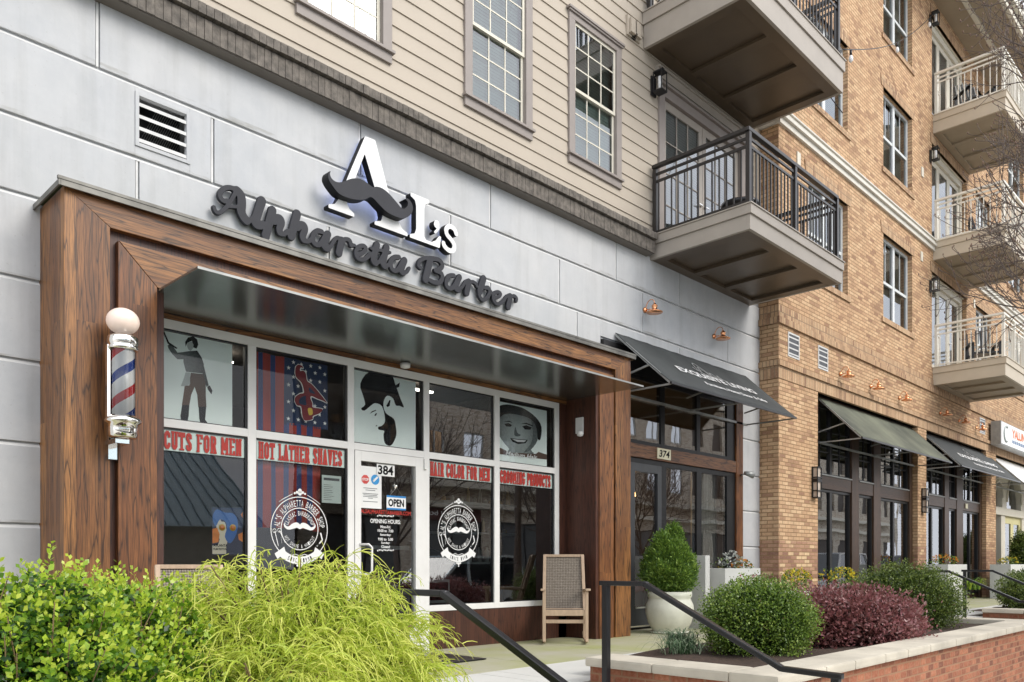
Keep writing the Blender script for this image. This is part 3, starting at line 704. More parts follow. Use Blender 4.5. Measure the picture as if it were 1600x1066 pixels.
# ---- window graphics (vinyl on the glass, posters just behind it) ----
VY=GY-.004
m=MB()
for a,b in((2.632,3.527),(3.637,4.588),(5.662,6.616),(6.732,7.682)): m.add([(a,GY+.004,1.885),(b,GY+.004,1.885),(b,GY+.004,2.061),(a,GY+.004,2.061)],[(0,1,2,3)])
m.build('frosted_strip',m_strip,sf)
for t,a,b in(('HAIRCUTS FOR MEN',2.2,3.50),('HOT LATHER SHAVES',3.66,4.56),('HAIR COLOR FOR MEN',5.68,6.59),('GROOMING PRODUCTS',6.75,7.65)):
    m=MB()
    if t.startswith('HAIRC'): slab_text(m,'IRCUTS FOR MEN',2.70,3.50,1.896,.152,VY)
    else: slab_text(m,t,a,b,1.896,.152,VY)
    m.build('red_lettering',m_red,sf)
def badge(cx,cz,y,parent):
    m=MB()
    def ring(r0,r1,n=72):
        vs=[];fs=[]
        for k in range(n):
            a=2*math.pi*k/n
            for r in(r0,r1): vs.append((cx+r*math.cos(a),y,cz+r*math.sin(a)))
        for k in range(n): fs.append((2*k,2*k+1,(2*k+3)%(2*n),(2*k+2)%(2*n)))
        m.add(vs,fs)
    ring(.297,.305); ring(.193,.201)
    arc_text(m,"AL'S ALPHARETTA BARBER SHOP",cx,cz,.213,-86,86,.062,y,.0205,.0)
    arc_text(m,"CLASSIC BARBERSHOP",cx,cz,.128,-76,76,.044,y,.0165,.0)
    # lower text runs left to right along the bottom
    s="HOT SHAVE & HAIRCUT"; n=len(s)
    for i,ch in enumerate(s):
        if ch==' ': continue
        a=R(-66+132*(i+.5)/n); vs,fs=glyphs(ch,.0); mn=vs.min(0);mxx=vs.max(0)
        X=(vs[:,0]-(mn[0]+mxx[0])/2)/(mxx[0]-mn[0])*.015; Z=(vs[:,1]-.36)/.72*.036
        px,pz=cx+.165*math.sin(a),cz-.165*math.cos(a); c_,s_=math.cos(a),math.sin(a)
        m.add([(px+p*c_-q*s_,y,pz+p*s_+q*c_) for p,q in zip(X,Z)],fs)
    # moustache
    P=[(-.165,.05),(-.17,.03),(-.155,.005),(-.12,-.01),(-.07,.0),(-.03,.01),(0,-.002),(.03,.01),(.07,.0),(.12,-.01),(.155,.005),(.17,.03),(.165,.05),(.15,.028),(.12,.02),(.085,.045),(.045,.06),(.015,.055),(0,.042),(-.015,.055),(-.045,.06),(-.085,.045),(-.12,.02),(-.15,.028)]
    half=[p for p in catmull(P,4,True)]
    GX,GZ=grid(-.2,.2,-.06,.1,.004); F=sd_poly(GX,GZ,half)
    for l in contours(F,-.2,-.06,.004): flat(m,[(cx+a,cz+b) for a,b in l[::2]],y-.0006)
    # scissors and razor
    for a,b in(((-.215,-.02),(-.155,-.13)),((-.262,-.025),(-.225,-.165)),((-.2,-.08),(-.19,-.14))): m.bar((cx+a[0],y,cz+a[1]),(cx+b[0],y,cz+b[1]),.001,.007)
    for a,b in((-.265,-.025),(-.215,-.018)):
        m.tube([(cx+a+.018*math.cos(t),y,cz+b+.018*math.sin(t)) for t in [k*math.pi/6 for k in range(13)]],.0035,4,False)
    for a,b in(((.225,-.03),(.245,-.10)),((.245,-.10),(.19,-.155)),((.21,-.135),(.185,-.16))): m.bar((cx+a[0],y,cz+a[1]),(cx+b[0],y,cz+b[1]),.001,.013)
    # banner
    for k in range(14):
        a0,a1=R(-44+k*88/14),R(-44+(k+1)*88/14); f=lambda r,a:(cx+r*math.sin(a),y-.001,cz-r*math.cos(a)+.0)
        m.add([f(.262,a0),f(.262,a1),f(.335,a1),f(.335,a0)],[(0,1,2,3)])
    for sg in(-1,1):
        m.add([(cx+sg*.165,y-.0014,cz-.17),(cx+sg*.265,y-.0014,cz-.235),(cx+sg*.235,y-.0014,cz-.285),(cx+sg*.15,y-.0014,cz-.22)],[(0,1,2,3)])
        m.tube([(cx+sg*.22,y,cz+.245),(cx+sg*.17,y,cz+.278),(cx+sg*.08,y,cz+.325)],.004,4); m.tube([(cx+sg*.1,y,cz-.255),(cx+sg*.05,y,cz-.24),(cx,y,cz-.255)],.004,4)
    for a,b,r in((0,.362,.02),(.03,.345,.014),(-.03,.345,.014),(.055,.335,.011),(-.055,.335,.011),(0,.335,.02),(.0,-.352,.016),(.025,-.345,.012),(-.025,-.345,.012),(0,-.378,.009)):
        m.add([(cx+a+r*math.cos(t),y-.0008,cz+b+r*math.sin(t)) for t in [k*math.pi/5 for k in range(10)]],[tuple(range(10))])
    o=m.build('round_badge_decal',m_vinyl,parent); m=MB(); s_="SINCE 1991"
    for i,ch in enumerate(s_):
        if ch==' ': continue
        a=R(-26+52*(i+.5)/len(s_)); vs,fs=glyphs(ch,.01); mn=vs.min(0); mxx=vs.max(0); X=(vs[:,0]-(mn[0]+mxx[0])/2)/(mxx[0]-mn[0])*.014; Z=(vs[:,1]-.36)/.72*.04
        px,pz=cx+.298*math.sin(a),cz-.298*math.cos(a); c_,q_=math.cos(a),math.sin(a); m.add([(px+p*c_-q*q_,y-.0022,pz+p*q_+q*c_) for p,q in zip(X,Z)],fs)
    m.build('badge_banner_lettering',m_ink,o); return o
badge(4.085,1.265,VY,sf); badge(6.095,1.29,VY,sf)
SCRIPT = [[[[3.348,4.125],[3.314,4.114],[3.284,4.138],[3.286,4.18],[3.324,4.228],[3.377,4.251],[3.43,4.25]],0.026],[[[3.44,4.244],[3.474,4.218],[3.484,4.152],[3.479,4.076],[3.504,4.028],[3.529,4.008]],0.043],[[[3.421,4.214],[3.372,4.116],[3.324,4.046],[3.276,3.999],[3.243,3.998],[3.227,4.032]],0.021],[[[3.367,4.082],[3.46,4.107]],0.017],[[[3.529,4.006],[3.569,4.02],[3.599,4.057]],0.024],[[[3.679,4.232],[3.62,4.044],[3.625,4.004],[3.66,4.005]],0.043],[[[3.66,4.002],[3.691,4.038]],0.024],[[[3.785,4.18],[3.717,3.922]],0.041],[[[3.806,4.082],[3.829,4.122],[3.864,4.128],[3.878,4.094],[3.856,4.03],[3.861,3.997]],0.034],[[[3.861,3.994],[3.896,3.988],[3.944,4.036]],0.024],[[[4.04,4.226],[3.977,3.995]],0.041],[[[4.042,4.094],[4.081,4.135],[4.114,4.135],[4.122,4.098],[4.098,4.032],[4.109,4.001]],0.034],[[[4.109,3.998],[4.148,3.992],[4.193,4.03]],0.024],[[[4.307,4.133],[4.255,4.127],[4.21,4.064],[4.216,4.006],[4.261,3.994],[4.307,4.032],[4.348,4.114]],0.03],[[[4.377,4.133],[4.336,4.01],[4.371,3.99]],0.036],[[[4.371,3.988],[4.412,4.027],[4.448,4.092],[4.483,4.128],[4.525,4.125]],0.022],[[[4.531,4.116],[4.501,3.98]],0.038],[[[4.537,4.118],[4.586,4.142],[4.628,4.139],[4.641,4.096]],0.026],[[[4.61,4.149],[4.647,4.108],[4.684,4.108]],0.02],[[[4.711,4.02],[4.78,4.059],[4.82,4.112],[4.792,4.134],[4.736,4.11],[4.702,4.054],[4.711,3.999],[4.761,3.986],[4.817,4.012],[4.875,4.075]],0.026],[[[4.958,4.193],[4.913,4.032],[4.939,4.002]],0.037],[[[4.881,4.134],[5.123,4.158]],0.018],[[[4.939,3.999],[4.984,4.025],[5.017,4.081]],0.022],[[[5.079,4.2],[5.034,4.033],[5.056,4.001]],0.037],[[[5.056,3.998],[5.103,4.024],[5.129,4.079]],0.022],[[[5.237,4.141],[5.176,4.122],[5.132,4.059],[5.143,3.997],[5.19,3.985],[5.237,4.021],[5.278,4.097]],0.03],[[[5.312,4.128],[5.267,4.018],[5.292,3.992]],0.036],[[[5.292,3.99],[5.34,4.01],[5.375,4.063]],0.02],[[[5.53,4.103],[5.498,4.122],[5.518,4.178],[5.587,4.224],[5.674,4.248]],0.026],[[[5.66,4.227],[5.594,3.997]],0.043],[[[5.674,4.245],[5.777,4.258],[5.83,4.227],[5.815,4.177],[5.733,4.13]],0.031],[[[5.74,4.129],[5.815,4.12],[5.834,4.074],[5.792,4.012],[5.718,3.997],[5.66,4.002]],0.031],[[[6.004,4.143],[5.935,4.122],[5.89,4.053],[5.897,3.998],[5.951,3.985],[6.004,4.024],[6.051,4.105]],0.03],[[[6.085,4.146],[6.027,4.024],[6.069,3.999]],0.036],[[[6.069,3.997],[6.129,4.048],[6.176,4.119],[6.216,4.14]],0.021],[[[6.227,4.131],[6.195,3.994]],0.038],[[[6.24,4.129],[6.296,4.145],[6.34,4.13],[6.353,4.109]],0.024],[[[6.459,4.225],[6.398,4.061]],0.041],[[[6.398,4.072],[6.393,4.012],[6.438,3.974],[6.509,4.009],[6.554,4.086],[6.534,4.135],[6.476,4.121]],0.028],[[[6.509,4.123],[6.567,4.113],[6.601,4.061]],0.018],[[[6.618,4.034],[6.703,4.073],[6.734,4.111],[6.695,4.126],[6.632,4.098],[6.61,4.038],[6.638,3.991],[6.703,3.985],[6.79,4.046]],0.026],[[[6.79,4.046],[6.842,4.115],[6.891,4.135]],0.02],[[[6.895,4.124],[6.863,3.987]],0.038],[[[6.904,4.12],[6.962,4.143],[7.005,4.125],[6.998,4.089]],0.024]]
MOUST = [[4.32,4.683],[4.303,4.641],[4.327,4.601],[4.383,4.59],[4.447,4.615],[4.512,4.658],[4.57,4.69],[4.644,4.71],[4.719,4.702],[4.794,4.68],[4.84,4.699],[4.902,4.707],[4.98,4.688],[5.075,4.635],[5.148,4.587],[5.185,4.586],[5.229,4.626],[5.238,4.67],[5.205,4.693],[5.246,4.707],[5.291,4.671],[5.304,4.616],[5.271,4.547],[5.18,4.483],[5.091,4.473],[4.98,4.483],[4.886,4.524],[4.81,4.567],[4.764,4.567],[4.719,4.534],[4.644,4.501],[4.526,4.479],[4.411,4.484],[4.341,4.528],[4.296,4.573],[4.282,4.61],[4.292,4.653]]
MAN = {"coat":[[[2.981,2.738],[3.032,2.755],[3.101,2.772],[3.142,2.717],[3.16,2.663],[3.154,2.582],[3.003,2.574],[2.981,2.654]],[[3.142,2.717],[3.177,2.586],[3.204,2.488],[3.183,2.473],[3.154,2.56],[3.13,2.658]],[[2.847,2.768],[2.874,2.79],[2.93,2.723],[2.992,2.74],[2.992,2.678],[2.93,2.667],[2.885,2.703],[2.852,2.747]]],"dark":[[[2.806,2.877],[2.819,2.88],[2.858,2.797],[2.93,2.762],[2.919,2.752],[2.847,2.784]],[[2.995,2.825],[3.02,2.869],[3.066,2.889],[3.101,2.868],[3.11,2.824],[3.095,2.788],[3.066,2.793],[3.055,2.847],[3.015,2.823],[3.0,2.786]],[[2.969,2.285],[3.032,2.294],[3.026,2.201],[3.009,2.118],[2.964,2.115],[2.955,2.192]],[[3.113,2.29],[3.181,2.299],[3.171,2.186],[3.231,2.117],[3.136,2.117],[3.119,2.191]],[[3.189,2.474],[3.213,2.489],[3.237,2.447],[3.228,2.414],[3.195,2.452]]],"pants":[[[3.043,2.572],[3.154,2.579],[3.177,2.506],[3.177,2.404],[3.183,2.296],[3.11,2.286],[3.101,2.392],[3.078,2.457],[3.049,2.385],[3.032,2.292],[2.967,2.283],[2.981,2.374],[2.992,2.454],[3.032,2.461]]],"face":[[[3.015,2.823],[3.053,2.841],[3.069,2.816],[3.064,2.787],[3.043,2.757],[3.023,2.768],[3.011,2.794]]],"cloth":[[[3.0,2.57],[3.038,2.572],[3.038,2.471],[2.992,2.449],[2.958,2.443],[2.986,2.521]]]}
BEARD = [[[4.905,2.897],[5.162,2.912],[5.224,2.826],[5.295,2.68],[5.341,2.594],[5.287,2.6],[5.233,2.6],[5.198,2.666],[5.127,2.684],[5.084,2.635],[5.075,2.564],[5.11,2.498],[5.206,2.455],[5.233,2.387],[5.242,2.288],[5.198,2.198],[5.154,2.165],[5.093,2.187],[5.075,2.269],[5.084,2.313],[5.015,2.318],[5.01,2.346],[5.058,2.365],[5.096,2.426],[5.058,2.561],[4.972,2.584],[4.913,2.548],[4.838,2.49],[4.797,2.505],[4.846,2.553],[4.821,2.638],[4.788,2.756]],[[5.189,2.781],[5.287,2.846],[5.278,2.799],[5.189,2.755]],[[4.901,2.464],[4.93,2.495],[4.981,2.517],[4.983,2.509],[4.93,2.483]],[[4.959,2.457],[4.981,2.484],[4.993,2.48],[4.977,2.453]],[[5.11,2.576],[5.154,2.645],[5.166,2.64],[5.154,2.582],[5.127,2.564]],[[4.972,2.348],[4.993,2.364],[4.998,2.351]]]
PORT = {"hair":[[[6.689,2.749],[6.824,2.827],[7.01,2.846],[7.2,2.827],[7.396,2.753],[7.501,2.648],[7.483,2.494],[7.433,2.488],[7.408,2.62],[7.31,2.716],[7.081,2.741],[6.87,2.725],[6.756,2.654],[6.722,2.553],[6.689,2.557]]],"face":[[[6.7,2.646],[6.87,2.73],[7.081,2.748],[7.31,2.725],[7.426,2.605],[7.426,2.47],[7.31,2.344],[7.346,2.294],[6.893,2.266],[6.928,2.31],[6.824,2.389],[6.734,2.491]]],"dark":[[[7.152,2.61],[7.224,2.634],[7.322,2.618],[7.297,2.586],[7.2,2.578]],[[6.847,2.604],[6.916,2.622],[6.975,2.604],[6.951,2.581],[6.87,2.576]],[[6.94,2.445],[7.104,2.448],[7.253,2.458],[7.212,2.411],[7.081,2.387],[6.986,2.403]],[[7.128,2.639],[7.224,2.664],[7.346,2.643],[7.342,2.632],[7.224,2.647]],[[6.824,2.627],[6.928,2.651],[6.986,2.631],[6.928,2.637]]],"shade":[[[7.31,2.725],[7.426,2.605],[7.426,2.47],[7.31,2.344],[7.176,2.294],[7.297,2.406],[7.346,2.529],[7.334,2.628]],[[7.033,2.591],[7.069,2.522],[7.128,2.504],[7.081,2.479],[7.014,2.491]]],"white":[[[6.975,2.437],[7.104,2.44],[7.224,2.448],[7.188,2.423],[7.069,2.412]]],"band":[[[6.689,2.291],[6.779,2.311],[6.94,2.271],[7.396,2.299],[7.446,2.329],[7.597,2.31],[7.597,2.247],[6.689,2.235]]]}
FEST = {"bg":[[[3.233,1.428],[3.519,1.439],[3.519,1.017],[3.233,1.015]]],"blue":[[[3.243,1.365],[3.279,1.413],[3.351,1.388],[3.425,1.385],[3.469,1.328],[3.463,1.211],[3.401,1.116],[3.351,1.173],[3.37,1.255],[3.351,1.312],[3.303,1.322],[3.267,1.263],[3.243,1.308]]],"cream":[[[3.273,1.321],[3.303,1.368],[3.315,1.311],[3.351,1.301],[3.366,1.231],[3.358,1.185],[3.376,1.138],[3.351,1.08],[3.279,1.067],[3.303,1.149],[3.279,1.206]],[[3.237,1.095],[3.364,1.098],[3.364,1.022],[3.237,1.021]]],"orange":[[[3.237,1.239],[3.279,1.252],[3.303,1.195],[3.291,1.125],[3.237,1.113]],[[3.475,1.199],[3.519,1.218],[3.519,1.13],[3.481,1.152]],[[3.5,1.377],[3.519,1.401],[3.519,1.348]]]}
AHEAD = {"red":[[[4.066,2.747],[4.073,2.805],[4.102,2.832],[4.141,2.826],[4.152,2.809],[4.123,2.807],[4.119,2.775],[4.152,2.783],[4.18,2.76],[4.195,2.692],[4.245,2.668],[4.311,2.614],[4.371,2.559],[4.415,2.513],[4.371,2.526],[4.311,2.537],[4.245,2.553],[4.231,2.532],[4.253,2.484],[4.26,2.447],[4.363,2.445],[4.333,2.399],[4.26,2.363],[4.253,2.331],[4.173,2.308],[4.144,2.348],[4.13,2.435],[4.088,2.442],[4.063,2.476],[4.07,2.521],[4.116,2.556],[4.159,2.572],[4.152,2.622],[4.13,2.669],[4.08,2.705]]],"hole":[[[4.105,2.488],[4.123,2.519],[4.177,2.546],[4.18,2.506],[4.184,2.458],[4.137,2.455],[4.109,2.464]],[[4.216,2.632],[4.282,2.584],[4.224,2.585]]],"gold":[[[4.202,2.429],[4.245,2.432],[4.253,2.382],[4.22,2.365],[4.206,2.382]]]}
def print_mat(name,cx,cz,r,lo,hi,sc=26):
    m,n,b,o=nodes(name); p=N(n,'TexCoord').outputs['Object']; s_=N(n,'SeparateXYZ'); n.links.new(p,s_.inputs[0])
    dx=math_(n,'DIVIDE',math_(n,'SUBTRACT',s_.outputs[0],cx),r); dz=math_(n,'DIVIDE',math_(n,'SUBTRACT',s_.outputs[2],cz),r)
    d=math_(n,'SQRT',math_(n,'ADD',math_(n,'MULTIPLY',dx,dx),math_(n,'MULTIPLY',dz,dz)))
    v=math_(n,'ADD',math_(n,'MULTIPLY',d,.8),math_(n,'MULTIPLY',math_(n,'SUBTRACT',tnoise(n,p,sc,5,.7),.5),.55))
    n.links.new(ramp(n,v,[(.05,hi),(.55,tuple((a+c)/2 for a,c in zip(lo,hi))),(.95,lo)]),b.inputs['Base Color']); sv(b,Roughness=.7); b.inputs['Specular IOR Level'].default_value=.15; return m
m_pface=print_mat('printed face tones',7.08,2.50,.34,(.07,.085,.085),(.50,.55,.53)); m_pcoat=print_mat('printed coat tones',2.93,2.58,.22,(.02,.025,.025),(.22,.25,.25),60); m_phair=print_mat('printed hair tones',7.15,2.72,.30,(.006,.006,.006),(.07,.075,.075),40); m_ppant=print_mat('printed trouser tones',2.95,2.40,.30,(.03,.017,.012),(.13,.075,.05),50)
def poster(name,label,cat,loc,layers,group=None):
    t=thing(name,label,cat,loc,group=group)
    for nm,mat_,polys,dy in layers:
        m=MB()
        for P in polys: flat(m,P,loc[1]-dy)
        m.build(nm,mat_,t)
    return t
rect=lambda a,b,c,d:[(a,c),(b,c),(b,d),(a,d)]
PY=GY+.02
p1=poster('window_poster','frosted film of a standing man in grey coat raising his arm, top left pane','poster',(3.0,PY,2.15),[('film',m_film,[rect(2.62,3.42,2.15,2.885)],0)])
for i,(k,mt) in enumerate((('coat',m_pcoat),('pants',m_ppant),('dark',m_ink),('face',m_gr2),('cloth',m_gr2))):
    m=MB()
    for q,P in enumerate(MAN[k]): flat(m,P,PY-.0005-.0003*i-.00005*q)
    m.build({'coat':'printed_coat','pants':'printed_trousers','dark':'printed_boots_and_hair','face':'printed_face','cloth':'printed_cloth'}[k],mt,p1)
p2=poster('window_poster','frosted film with bearded man in profile wearing a black cap, over the door','poster',(5.1,PY,2.15),[('film',m_film,[rect(4.692,5.50,2.15,2.885)],0)])
m=MB()
for q,P in enumerate(BEARD):
    flat(m,[tuple(p) for p in (catmull(P,3,True) if len(P)>12 else P)],PY-.0006-.0001*q)
m.build('printed_profile',m_ink,p2)
p3=poster('window_poster','grey portrait of a smiling short haired man captioned Medium Hair','poster',(7.1,PY,2.15),[('film',m_film,[rect(6.732,7.60,2.15,2.86)],0)])
for i,(k,mt) in enumerate((('face',m_pface),('shade',M('face shade ink',(.13,.15,.148),.7,var=.3,scale=30,spec=.1)),('hair',m_phair),('dark',m_ink),('white',m_vinyl),('band',m_brn))):
    m=MB()
    for q,P in enumerate(PORT[k]): flat(m,[tuple(p) for p in catmull(P,3,True)] if k in('hair','face','shade') else P,PY-.0005-.0004*i-.00006*q)
    m.build('printed_'+{'face':'face','shade':'face_shading','hair':'hair','dark':'eyes_and_mouth','white':'teeth','band':'caption_band'}[k],mt,p3)
m=MB(); put_text(m,'Medium Hair',6.86,2.228,.055,PY-.0045,wd=.56,bold=.02,shear=.3); m.build('caption',m_vinyl,p3)
m_fblue=M('festival blue',(.03,.13,.42),.5,var=.1); m_for=M('festival orange',(.72,.22,.04),.5,var=.2,scale=12); m_fcr=M('festival cream',(.72,.66,.52),.5,var=.05); m_fnav=M('festival navy',(.012,.022,.07),.5,var=.1); m_ye=M('yellow ink',(.75,.50,.06),.5,var=.05)
p4=thing('festival_poster','blue and orange film festival poster of a woman in round glasses','poster',(3.4,PY,1.2))
for i,(k,mt) in enumerate((('bg',m_fnav),('cream',m_fcr),('blue',m_fblue),('orange',m_for))):
    m=MB()
    for q,P in enumerate(FEST[k]): flat(m,[tuple(p) for p in (catmull(P,3,True) if len(P)>5 else P)],PY-.0004*i-.00007*q)
    m.build('printed_'+{'bg':'background','cream':'face','blue':'hair','orange':'flowers'}[k],mt,p4)
m=MB(); gx=[((535,697),28),((620,700),30)]
for cx,cz in((3.325,1.256),(3.425,1.256)):
    m.lathe((cx,PY-.003,cz),[(.030,0),(.030,.001)],20,axis='y')
m.build('printed_glasses',m_ye,p4)
m=MB()
for cx,cz in((3.325,1.256),(3.425,1.256)): m.lathe((cx,PY-.0042,cz),[(.021,0),(.021,.001)],20,axis='y')
m.build('printed_lenses',m_for,p4)
m=MB(); put_text(m,'ATLANTA',3.245,1.085,.024,PY-.0025,wd=.13,bold=.03); put_text(m,'FILM FESTIVAL',3.245,1.055,.020,PY-.0025,wd=.13,bold=.02); m.build('poster_title',m_ink,p4)
# flag hung behind the second pane
m_fr=M('flag red',(.33,.035,.025),.8,var=.12,scale=3); m_fb=M('flag blue',(.02,.045,.17),.8,var=.15,scale=3); m_fn=M('flag navy',(.012,.03,.085),.8,var=.15,scale=3); m_maroon=M('flag maroon',(.20,.02,.03),.8,var=.1)
FY=GY+.08
fg=thing('hanging_flag','red and blue striped flag with starred canton hung inside second shop pane','flag',(4.0,FY,1.25))
fold=lambda x,z:FY+.012*math.sin(x*19+z*1.2)+.006*math.sin(x*41)
def flagstrip(x0,x1,z0,z1,mt,nm,dy=0):
    m=MB(); nx=max(2,int((x1-x0)/.02)); nz=10
    vs=[(x0+(x1-x0)*i/nx,fold(x0+(x1-x0)*i/nx,z0+(z1-z0)*j/nz)-dy,z0+(z1-z0)*j/nz) for j in range(nz+1) for i in range(nx+1)]
    m.add(vs,[(j*(nx+1)+i,j*(nx+1)+i+1,(j+1)*(nx+1)+i+1,(j+1)*(nx+1)+i) for j in range(nz) for i in range(nx)],True); return m.build(nm,mt,fg)
xs=[3.63,3.70,3.745,3.83,3.885,3.965]
for i,(a,b) in enumerate(zip(xs,xs[1:])): flagstrip(a,b,1.27,2.885,m_fr if i%2==0 else m_fb,'stripe')
xs=[3.965,4.02,4.09,4.15,4.215,4.28,4.36]
for i,(a,b) in enumerate(zip(xs,xs[1:])): flagstrip(a,b,1.30-.01*i,2.27,m_fb if i%2==0 else m_fr,'stripe')
flagstrip(3.965,4.44,2.25,2.885,m_fn,'canton',.0)
m=MB(); k=0
for j,zz in enumerate([2.31,2.39,2.47,2.55,2.63,2.71,2.79,2.85]):
    for i in range(5):
        cx=4.01+i*.097+(.048 if j%2 else 0)
        if cx>4.42: continue
        r=.022; m.add([(cx+(r if q%2==0 else r*.42)*math.sin(q*math.pi/5),fold(cx,zz)-.004,zz+(r if q%2==0 else r*.42)*math.cos(q*math.pi/5)) for q in range(10)],[tuple(range(10))])
m.build('stars',m_vinyl,fg)
def sub(P,y,mt,nm,sm=True,grow=None):
    m=MB(); P=[tuple(p) for p in (catmull(P,4,True) if sm else P)]
    if grow:
        GX,GZ=grid(3.9,4.5,2.2,2.9,.004); F=sd_poly(GX,GZ,P)-grow
        for l in contours(F,3.9,2.2,.004): flat(m,l[::2],y)
    else: flat(m,P,y)
    return m.build(nm,mt,fg)
sub(AHEAD['red'][0],FY-.03,m_vinyl,'emblem_outline',False,.008); sub(AHEAD['red'][0],FY-.032,m_maroon,'emblem')
for P in AHEAD['hole']: sub(P,FY-.034,m_fn,'emblem_opening')
sub(AHEAD['gold'][0],FY-.036,m_ye,'emblem_badge')
# sheets and signs on the glass
t=thing('notice_sheet','pale printed licence sheet taped inside the second shop pane','notice',(4.45,PY,1.53)); B1(4.34,4.56,PY,PY+.002,1.53,1.80).build('paper',m_strip,t)
m=MB()
for k in range(9): m.add([(4.36,PY-.001,1.56+k*.018),(4.40+.13*rnd.random(),PY-.001,1.56+k*.018),(4.46,PY-.001,1.564+k*.018),(4.36,PY-.001,1.564+k*.018)],[(0,1,2,3)])
m.add([(4.36,PY-.001,1.75),(4.54,PY-.001,1.75),(4.54,PY-.001,1.775),(4.36,PY-.001,1.775)],[(0,1,2,3)]); m.build('print',m_gr1,t)
t=thing('notice_sheet','white door notice with red stop disc and blue disc','notice',(4.9,GY-.006,1.5)); B1(4.76,5.03,GY-.008,GY-.006,1.50,1.925).build('paper',m_white,t)
m=MB(); m.add([(4.828+.048*math.cos(R(22.5+45*k)),GY-.0095,1.79+.048*math.sin(R(22.5+45*k))) for k in range(8)],[tuple(range(8))]); m.build('stop_disc',M('notice red',(.6,.07,.06),.5),t)
m=MB(); put_text(m,'STOP',4.828,1.775,.028,GY-.0105,wd=.075,bold=.03,center=True); m.build('stop_word',m_vinyl,t)
m=MB(); m.add([(4.95+.052*math.cos(R(15*k)),GY-.0095,1.795+.052*math.sin(R(15*k))) for k in range(24)],[tuple(range(24))]); m.build('blue_disc',M('notice blue',(.03,.28,.62),.5),t)
m=MB(); m.bar((4.925,GY-.0105,1.775),(4.98,GY-.0105,1.825),.001,.02); m.bar((4.93,GY-.0108,1.77),(4.93,GY-.0108,1.81),.001,.012); m.build('blue_disc_mark',m_vinyl,t)
m=MB()
for z_,w_ in((1.70,.17),(1.68,.12),(1.645,.19),(1.63,.17),(1.615,.18),(1.60,.06),(1.565,.18)): m.add([(4.89-w_/2,GY-.0095,z_),(4.89+w_/2,GY-.0095,z_),(4.89+w_/2,GY-.0095,z_+.006),(4.89-w_/2,GY-.0095,z_+.006)],[(0,1,2,3)])
m.build('print',m_gr1,t)
t=thing('house_number','white plate reading 384 on the barber shop door glass','number plate',(5.08,GY-.012,1.84)); B1(4.965,5.193,GY-.0145,GY-.0125,1.84,1.962).build('plate',m_vinyl,t)
m=MB(); put_text(m,'384',4.98,1.853,.096,GY-.016,wd=.195,bold=.03); m.build('numerals',m_ink,t)
t=thing('open_sign','white and blue OPEN sign hanging from a suction hook','sign',(5.21,GY-.02,1.5)); B1(5.085,5.335,GY-.022,GY-.018,1.498,1.645).build('board',m_vinyl,t)
m=MB(); m.add([(5.085,GY-.023,1.498),(5.335,GY-.023,1.498),(5.335,GY-.023,1.516),(5.085,GY-.023,1.516)],[(0,1,2,3)]); m.add([(5.085,GY-.023,1.625),(5.335,GY-.023,1.625),(5.335,GY-.023,1.645),(5.085,GY-.023,1.645)],[(0,1,2,3)]); m.build('blue_bands',M('sign blue',(.02,.20,.5),.5),t)
m=MB(); put_text(m,'OPEN',5.105,1.53,.08,GY-.024,wd=.205,bold=.035); m.build('word',m_ink,t)
m=MB(); m.tube([(5.13,GY-.02,1.645),(5.21,GY-.02,1.74),(5.29,GY-.02,1.645)],.002,5); m.lathe((5.21,GY-.03,1.745),[(.004,0),(.02,.01),(.024,.024)],16,axis='y'); m.build('hanger',m_chr,t)
m=MB(); m.add([(4.765,VY,1.448),(5.42,VY,1.448),(5.42,VY,1.488),(4.765,VY,1.488)],[(0,1,2,3)]) if False else None
put_text(m,'ALSALPHARETTABARBER.COM',4.775,1.447,.042,VY,wd=.64,bold=.02); m.build('web_address_lettering',m_red,dr)
m=MB(); put_text(m,'OPENING HOURS:',4.893,1.352,.044,VY,wd=.385,bold=.02)
for s_,z_,w_ in(('Mon-Fri:',1.302,.13),('10:00 to  7:00',1.262,.20),('Saturday:',1.218,.14),('9:00 to  5:00',1.175,.19),('Sunday:',1.135,.11),('Closed',1.098,.11)): put_text(m,s_,5.085,z_,.03,VY,wd=w_,bold=.02,center=True)
for k in range(11):
    for zz in(1.425,1.07): m.lathe((4.985+k*.02,VY,zz+.008*abs(math.sin(k*1.1))),[(.009,0),(.009,.0005)],8,axis='y')
m.build('opening_hours_lettering',m_vinyl,dr)
t=thing('welcome_sign','white framed sign with red WELCOME standing inside the fourth pane','sign',(5.9,6.93,.45)); MB().box(5.66,6.06,6.93,6.945,.50,.76).build('board',m_strip,t); MB().box(5.68,6.04,6.927,6.9295,.53,.73).build('black_field',m_ink,t)
m=MB(); put_text(m,'WELCOME',5.70,.575,.055,6.925,wd=.32,bold=.03); m.build('word',m_red,t)
# devices
t=thing('motion_sensor','white motion sensor on the dark wood reveal right of the windows','sensor',(7.92,6.6,2.62))
m=MB(); m.box(7.895,7.92,6.5,6.62,2.58,2.78); m.build('housing',m_white,t,bev=.01); m=MB(); m.lathe((7.87,6.52,2.56),[(.0,-.03),(.035,-.02),(.045,.01),(.03,.035),(.0,.04)],14); m.build('lens',m_white,t)
t=thing('smoke_detector','small white detector under the canopy above the door','detector',(5.25,6.72,3.0)); m=MB(); m.lathe((5.25,6.7,2.985),[(.02,-.02),(.05,-.01),(.055,.03)],18); m.build('dome',m_white,t)
t=thing('doormat','black rubber doormat in front of the barber shop door','doormat',(5.0,6.3,0)); m=MB(); m.box(4.45,5.48,5.72,6.5,.004,.016); m.build('mat',m_blk,t,bev=.005)

